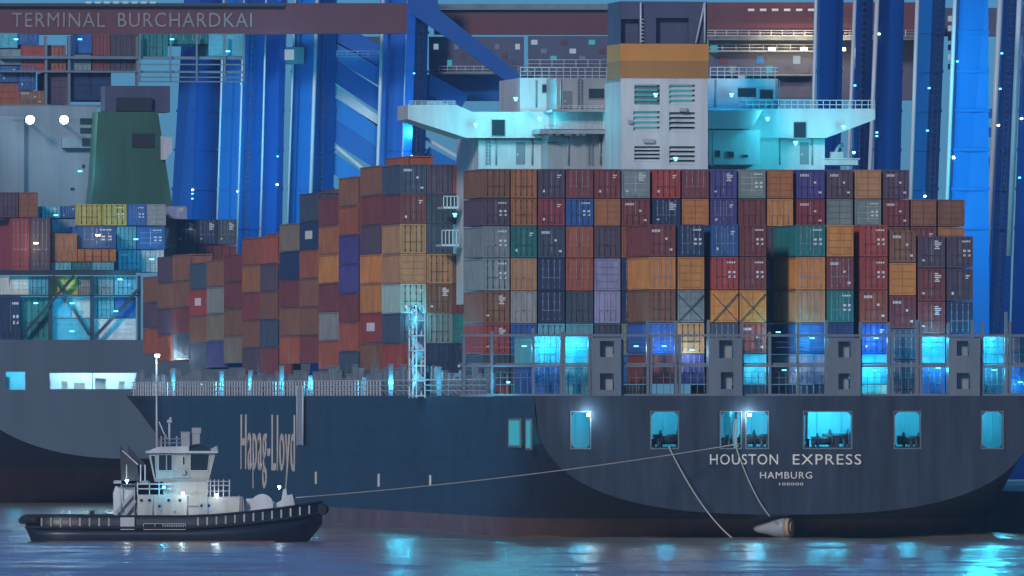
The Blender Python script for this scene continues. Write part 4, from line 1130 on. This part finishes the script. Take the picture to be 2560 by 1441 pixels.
for y in (160, 192, 203): L.blk(m, 345, 612, y, y+3, 88.6, 89)
for px in (112, 170, 340): L.blk(m, px, px+6, 90, 560, 89.2, 90.1)
m.build('cell_guide', M['steel'], far)
m = MB(); L.blk(m, 0, 242, 266, 620, 45, 60); L.blk(m, 155, 244, 345, 370, 44, 45); L.blk(m, -60, 60, 290, 620, 44, 45)
tw = m.build('deckhouse', paint('far_house_grey', (0.17, 0.21, 0.25), 0.5, var=0.25, scale=0.25), far)
for x0, x1, yt, yb, y in ((205,232,346,366,43.95),(205,212,412,420,44.95),(176,186,470,476,44.95),(200,238,296,312,44.95),(200,238,320,334,44.95)): m = MB(); L.blk(m, x0, x1, yt, yb, y-0.03, y+0.05); m.build('window', M['glass'], tw)
m = MB(); m.prism(L.poly([(245,280),(395,280),(430,510),(430,620),(215,620),(235,450)], 38), 38, 44)
gf = m.build('funnel', M['green'], far)
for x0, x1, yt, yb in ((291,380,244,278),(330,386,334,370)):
    m = MB(); L.blk(m, x0, x1, yt, yb, 37.9, 38.6); vo = m.build('vent_opening', M['dark'], gf)  # solid block, the shade of the opening put into its colour
    m = MB()
    for k in range(5): L.blk(m, x0, x1, yt+2+(yb-yt)*k/5, yt+4+(yb-yt)*k/5, 37.85, 37.92)
    m.build('louvre', M['steel_dark'], vo)
m = MB(); L.blk(m, 262, 425, 215, 281, 38.6, 43); m.build('funnel_top', M['house'], gf)
m = MB(); m.prism(L.poly([(402,340),(430,345),(430,380),(415,400),(403,400)], 37.5), 37.5, 38); m.build('vent_hood', M['conduit'], gf)
for px, py, pw, col in ((75, 300, 700, ICE), (160, 300, 700, ICE)):
    s = 40.0; q = L.q(px, s); z = L.z(py, q, s)
    m = MB(); m.tube([(q, s+0.8, z), (q, s, z)], [0.3, 0.55], 12); m.tube([(q, s+0.8, z), (q, 45, z)], 0.1, 6); fl = m.build('floodlight', M['steel'], far)
    m = MB(); m.tube([(q, s-0.02, z), (q, s-0.06, z)], 0.5, 12); m.build('lens', M['lamp_white'], fl)
    point_light('far_floodlight', L.world(q, s-1.0, z), col, pw, 0.4)
for px, py, s, pw, col in ((90,760,1.0,500,CYAN),(180,760,1.0,900,CYAN),(180,830,1.0,700,CYAN),(290,780,0.5,900,CYAN),(300,700,0.5,800,CYAN),(340,600,10,900,CYAN),(380,650,10,700,CYAN),(200,430,38,1800,CYAN),(245,590,5,250,WARM),(90,610,3.5,200,WARM),(140,540,12,700,CYAN),(570,130,84,1800,CYAN),(40,100,84,900,CYAN),(200,100,84,900,BLUE),(430,100,84,1200,CYAN)):
    q = L.q(px, s); z = L.z(py, q, s)
    m = MB(); m.box(q-0.25, q+0.25, s, s+0.15, z, z+0.15); m.build('deck_lamp', M['lamp_cyan' if col != WARM else 'lamp_warm'], far)
    point_light('far_deck_light', L.world(q, s-0.5, z), col, pw*0.3, 0.3)

# ---------------------------------------------------------------- cranes on the quay
LEGN = 0
def leg(par, top, bot, Y, d1, d2, mats, name='leg'):
    """box leg turned edge-on: (left, edge, right) pixel columns at the top and at the bottom of the picture"""
    ya, yb = -60, 640
    def ring(cols, py):
        l_, c_, r_ = [W(px, py, Y) for px in cols]
        l_.y += d1; r_.y += d2
        back = l_ + (r_ - c_)
        return [l_, c_, r_, back]
    k = 1.0
    a = ring(top, ya); b = ring(bot, yb)
    zq = 4.0; f_ = (a[0].z - zq)/(a[0].z - b[0].z)
    b2 = [p + (q_-p)*f_ for p, q_ in zip(a, b)]
    m = MB(); inv = par.matrix_world.inverted()
    o = par.location
    m.loft([[p-o for p in b2], [p-o for p in a]], closed=True); m.sm.clear(); m.face([p-o for p in a])
    for fz in (0.06, 0.2, 0.34, 0.48, 0.62, 0.76, 0.9):
        cs = [p+(q_-p)*fz for p, q_ in zip(a, b)]; cen = sum(cs, Vector())/4
        up = (a[1]-b[1]).normalized()*0.16
        big = [cen+(p-cen)*1.06 for p in cs]
        m.loft([[p-up-o for p in big], [p+up-o for p in big]], closed=True); m.face([p-up-o for p in big]); m.face([p+up-o for p in big][::-1])
    m.sm.clear(); lg = m.build(name, mats, par)
    global LEGN
    LEGN += 1
    for k in range(3):
        f2 = random.uniform(0.03, 0.8); p = a[1]+(b[1]-a[1])*f2-o; m = MB(); m.box(p.x-0.13, p.x+0.13, p.y-0.4, p.y-0.2, p.z-0.09, p.z+0.07); m.build('added_leg_lamp', M['lamp_cyan' if k else 'lamp_warm'], lg)  # small lamps added at random heights on the leg
    if LEGN % 2: return lg
    m = MB(); t_ = 0.35
    pa, pb = a[1]+(a[2]-a[1])*t_, b2[1]+(b2[2]-b2[1])*t_
    off = Vector((0.25, -0.35, 0))
    for sx in (-0.28, 0.28): m.tube([pa+off+Vector((sx, 0, 0))-o, pb+off+Vector((sx, 0, 0))-o], 0.045, 5)
    n_ = 60
    for k in range(n_):
        p = pa+(pb-pa)*(k/n_*0.75)+off-o; m.box(p.x-0.28, p.x+0.28, p.y-0.02, p.y+0.02, p.z-0.03, p.z+0.03)
    m.build('ladder', M['steel_dark'], lg)
    return lg
def conduit(par, xt, xb, Y, r, ya=-60, yb=640):
    a, b = W(xt, ya, Y), W(xb, yb, Y); o = par.location
    m = MB(); m.tube([a-o, b-o], r, 8); return m.build('cable_conduit', M['conduit'], par)
def crane(px, Y, label):
    p = W(px, 990, Y); p.z = 4.0
    bpy.context.view_layer.update()
    return empty('quay_crane', p, 0, label, 'crane', 'blue cranes on the quay')
def cbox(par, x0, x1, yt, yb, Y, depth, mat, name):
    o = par.location; a, b = W(x0, yb, Y)-o, W(x1, yt, Y)-o
    m = MB(); m.box(a.x, b.x, a.y, a.y+depth, a.z, b.z); return m.build(name, mat, par)
def cbeam(par, pa, pb, Y, w, h, mat, name, Y2=None):
    o = par.location; m = MB(); m.beam(W(*pa, Y)-o, W(*pb, Y2 or Y)-o, w, h); return m.build(name, mat, par)
def crail(par, x0, x1, yt, yb, Y, step=26):
    o = par.location; m = MB()
    for y in (yt, (yt+yb)/2, yb):
        a, b = W(x0, y, Y)-o, W(x1, y, Y)-o; m.tube([a, b], 0.05, 5)
    px = x0
    while px <= x1:
        m.tube([W(px, yb, Y)-o, W(px, yt, Y)-o], 0.05, 5); px += step
    return m.build('railing', M['conduit'], par)
YL = 1760.0
c1 = crane(560, YL, 'leftmost blue crane with the terminal name on its red girder')
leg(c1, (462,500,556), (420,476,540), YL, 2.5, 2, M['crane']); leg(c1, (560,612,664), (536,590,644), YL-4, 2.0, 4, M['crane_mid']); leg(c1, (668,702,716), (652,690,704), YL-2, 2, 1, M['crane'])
for xt, xb in ((562,540),(612,592),(667,650)): conduit(c1, xt, xb, YL-6.3, 0.13)
g = cbox(c1, -60, 712, 8, 86, YL-12, 3.0, M['girder'], 'girder')
cbox(c1, -60, 712, 10, 16, YL-12.8, 0.75, M['steel_dark'], 'girder_rail')
o = c1.location; q0, q1 = W(30, 68, YL-12.1)-o, W(630, 32, YL-12.1)-o
me_w = q1.x-q0.x
for body, xa, xb in (('TERMINAL', 30, 262), ('BURCHARDKAI', 295, 630)):
    w0, w1 = W(xa, 68, YL-12.1)-o, W(xb, 32, YL-12.1)-o
    lettering('girder_lettering', body, w1.z-w0.z, w1.x-w0.x, M['letter_dim'], c1, ((w0.x+w1.x)/2, w0.y, w0.z), (R(90), 0, 0), 0.05)
for k in range(8): cbox(c1, 214+k*23, 214+k*23+14, 3, 9, YL-12.6, 0.5, M['glow_pale'], 'girder_lamp')
c2 = crane(870, YL, 'blue crane with slanting braces behind the brown containers')
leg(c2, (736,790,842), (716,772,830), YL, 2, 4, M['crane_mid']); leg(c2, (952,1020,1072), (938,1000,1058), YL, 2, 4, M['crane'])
for xt, xb, r_ in ((718,698,0.14),(740,716,0.14),(795,772,0.26),(960,938,0.26),(1024,1000,0.24)): conduit(c2, xt, xb, YL-0.5, r_)
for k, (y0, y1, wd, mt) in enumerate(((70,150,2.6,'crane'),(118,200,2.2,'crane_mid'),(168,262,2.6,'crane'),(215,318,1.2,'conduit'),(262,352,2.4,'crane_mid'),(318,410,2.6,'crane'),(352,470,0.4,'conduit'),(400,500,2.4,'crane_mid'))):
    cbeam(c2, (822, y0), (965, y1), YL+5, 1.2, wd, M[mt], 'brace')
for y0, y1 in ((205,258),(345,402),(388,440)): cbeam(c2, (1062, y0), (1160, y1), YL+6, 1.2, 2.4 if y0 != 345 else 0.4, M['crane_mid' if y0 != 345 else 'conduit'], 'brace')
cbox(c2, 712, 1022, 8, 84, YL-12.5, 3.0, M['girder'], 'girder')
cb = cbox(c2, 690, 760, 118, 160, YL-1, 3, M['steel'], 'operator_cabin'); cbox(c2, 700, 735, 124, 150, YL-1.1, 0.1, M['glow_pale'], 'cabin_window')
crail(c2, 842, 958, 128, 142, YL+2)
cbox(c2, 842, 955, 92, 128, YL+9, 2, M['house'], 'machinery_house')
c3 = crane(1280, YL, 'blue crane with a thick diagonal boom above the bridge')
o = c3.location; m = MB()
bo = [(1020,-60),(1085,-60),(1098,25),(1180,90),(1312,196),(1290,222),(1140,110),(1022,30)]
m.prism([((W(a, b, YL-20)-o).x, (W(a, b, YL-20)-o).z) for a, b in bo], -20, -17); m.build('boom', M['crane'], c3)
leg(c3, (1020,1042,1072), (1000,1022,1058), YL-18, 2, 2, M['crane'])
cbox(c3, 1085, 1560, 24, 86, YL+14, 3.0, M['girder'], 'girder'); cbox(c3, 1085, 1560, 10, 22, YL+13, 1.0, M['steel'], 'girder_rail')
hs = cbox(c3, 1072, 1310, 92, 182, YL+10, 4.0, M['house'], 'machinery_house')
for k in range(13): cbox(c3, 1084+k*17, 1096+k*17, [110,132,150][k % 3], [124,146,166][k % 3], YL+9.9, 0.15, M[['glow_pale','girder','glow_teal','steel','girder','house'][k % 6]], 'house_window')
cbox(c3, 1072, 1330, 182, 186, YL+8, 3, M['steel'], 'walkway'); crail(c3, 1075, 1330, 166, 181, YL+8, 22)
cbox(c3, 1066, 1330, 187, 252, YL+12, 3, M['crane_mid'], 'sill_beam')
cbox(c3, 1320, 1548, 90, 196, YL+10, 4.0, M['house'], 'machinery_house'); crail(c3, 1320, 1548, 150, 170, YL+9, 30)
for k in range(9): cbox(c3, 1328+k*24, 1344+k*24, [100,122,140][k % 3], [112,134,150][k % 3], YL+9.9, 0.15, M[['glow_pale','steel','glow_teal','girder'][k % 4]], 'house_window')
YR = 1420.0
c4 = crane(2110, YR, 'blue crane right of the funnel with red girder and yellow lamps')
leg(c4, (2046,2052,2112), (2036,2042,2098), YR, 1, 2.5, M['crane']); leg(c4, (2138,2142,2186), (2126,2130,2170), YR, 1, 2, M['crane']); leg(c4, (2194,2200,2264), (2180,2186,2248), YR-2, 1, 2.5, M['crane'])
for xt, xb, r_ in ((2042,2024,0.18),(2140,2112,0.2),(2196,2166,0.24)): conduit(c4, xt, xb, YR-3, r_)
cbox(c4, 1740, 2320, 6, 88, YR+22, 3.0, M['girder'], 'girder'); cbox(c4, 1740, 2320, 89, 100, YR+21, 2.0, M['steel'], 'walkway'); crail(c4, 1760, 2320, 76, 89, YR+20.5, 28)
for k in range(7): cbox(c4, 1870+k*30, 1886+k*30, 22, 28, YR+21.9, 0.1, M['mark'], 'girder_plate')
hs = cbox(c4, 1772, 2036, 101, 245, YR+24, 4.0, M['house'], 'machinery_house')
for k in range(11): cbox(c4, 1776+k*23, 1794+k*23, [112,140,165,190][k % 4], [132,160,184,214][k % 4], YR+23.9, 0.15, M[['glow_teal','girder','steel','glow_pale','house','crane_mid'][k % 6]], 'house_window')
cbox(c4, 1772, 2036, 127, 130, YR+22.5, 1.2, M['conduit'], 'walkway'); cbox(c4, 1772, 2036, 186, 189, YR+22.5, 1.2, M['steel'], 'walkway'); crail(c4, 1772, 2036, 112, 127, YR+22.4, 34)
cbox(c4, 2100, 2300, 100, 250, YR+26, 3.0, M['house'], 'machinery_house')
for px, py in ((1930, 123), (2010, 123), (2106, 124)):
    lm = cbox(c4, px-8, px+8, py-4, py+3, YR+20, 0.4, M['lamp_warm'], 'floodlight')
    point_light('crane_floodlight', W(px, py+2, YR+19), WARM, 500, 0.2)
c5 = crane(2420, YR-20, 'rightmost blue crane with a brightly lit leg')
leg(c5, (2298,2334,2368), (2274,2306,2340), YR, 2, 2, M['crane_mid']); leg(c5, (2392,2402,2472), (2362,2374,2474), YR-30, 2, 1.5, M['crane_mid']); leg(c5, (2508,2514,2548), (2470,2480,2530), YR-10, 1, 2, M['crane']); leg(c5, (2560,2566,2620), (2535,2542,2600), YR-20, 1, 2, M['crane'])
for xt, xb, r_ in ((2296,2272,0.22),(2390,2362,0.22),(2504,2470,0.3),(2552,2522,0.3)): conduit(c5, xt, xb, YR-31 if xt == 2390 else YR-14, r_)
for a, b in (((2470,330),(2512,340)), ((2470,420),(2515,350)), ((2470,285),(2515,280))): cbeam(c5, a, b, YR+5, 1, 1.0, M['crane_mid'], 'brace')
cbox(c5, 2320, 2620, 20, 90, YR+30, 3.0, M['house'], 'girder')
for k in range(6): cbox(c5, 2370, 2384, 40+k*24, 54+k*24, YR+6, 0.3, M['glow_pale' if k in (0, 1, 4) else 'steel'], 'stair_landing')  # some landings glow by themselves in place of lamp light
point_light('crane_leg_light', W(2455, 150, YR-42), (0.03, 0.62, 0.85), 9000, 0.4)
point_light('crane_leg_light', W(2440, 520, YR-42), (0.03, 0.62, 0.85), 8000, 0.4)
for px, py in ((640, 380), (700, 200), (790, 420), (970, 330), (560, 470)): point_light('crane_leg_light', W(px, py, YL-16), (0.03, 0.6, 0.9), 2600, 0.4)

# ---------------------------------------------------------------- haze, added as a blue veil that lifts the shadows
hz, ht, hb = nodes_mat('haze_air')
ht.nodes.remove(hb)
pv = ht.nodes.new('ShaderNodeVolumePrincipled')
pv.inputs['Color'].default_value = (0.42, 0.74, 1.0, 1)
pv.inputs['Density'].default_value = 0.00007
pv.inputs['Anisotropy'].default_value = 0.0
ht.links.new(pv.outputs[0], ht.nodes['Material Output'].inputs['Volume'])
m = MB(); m.box(-2600, 2600, -300, 4100, -4, 90)
tag(m.build('haze', hz), kind='stuff')
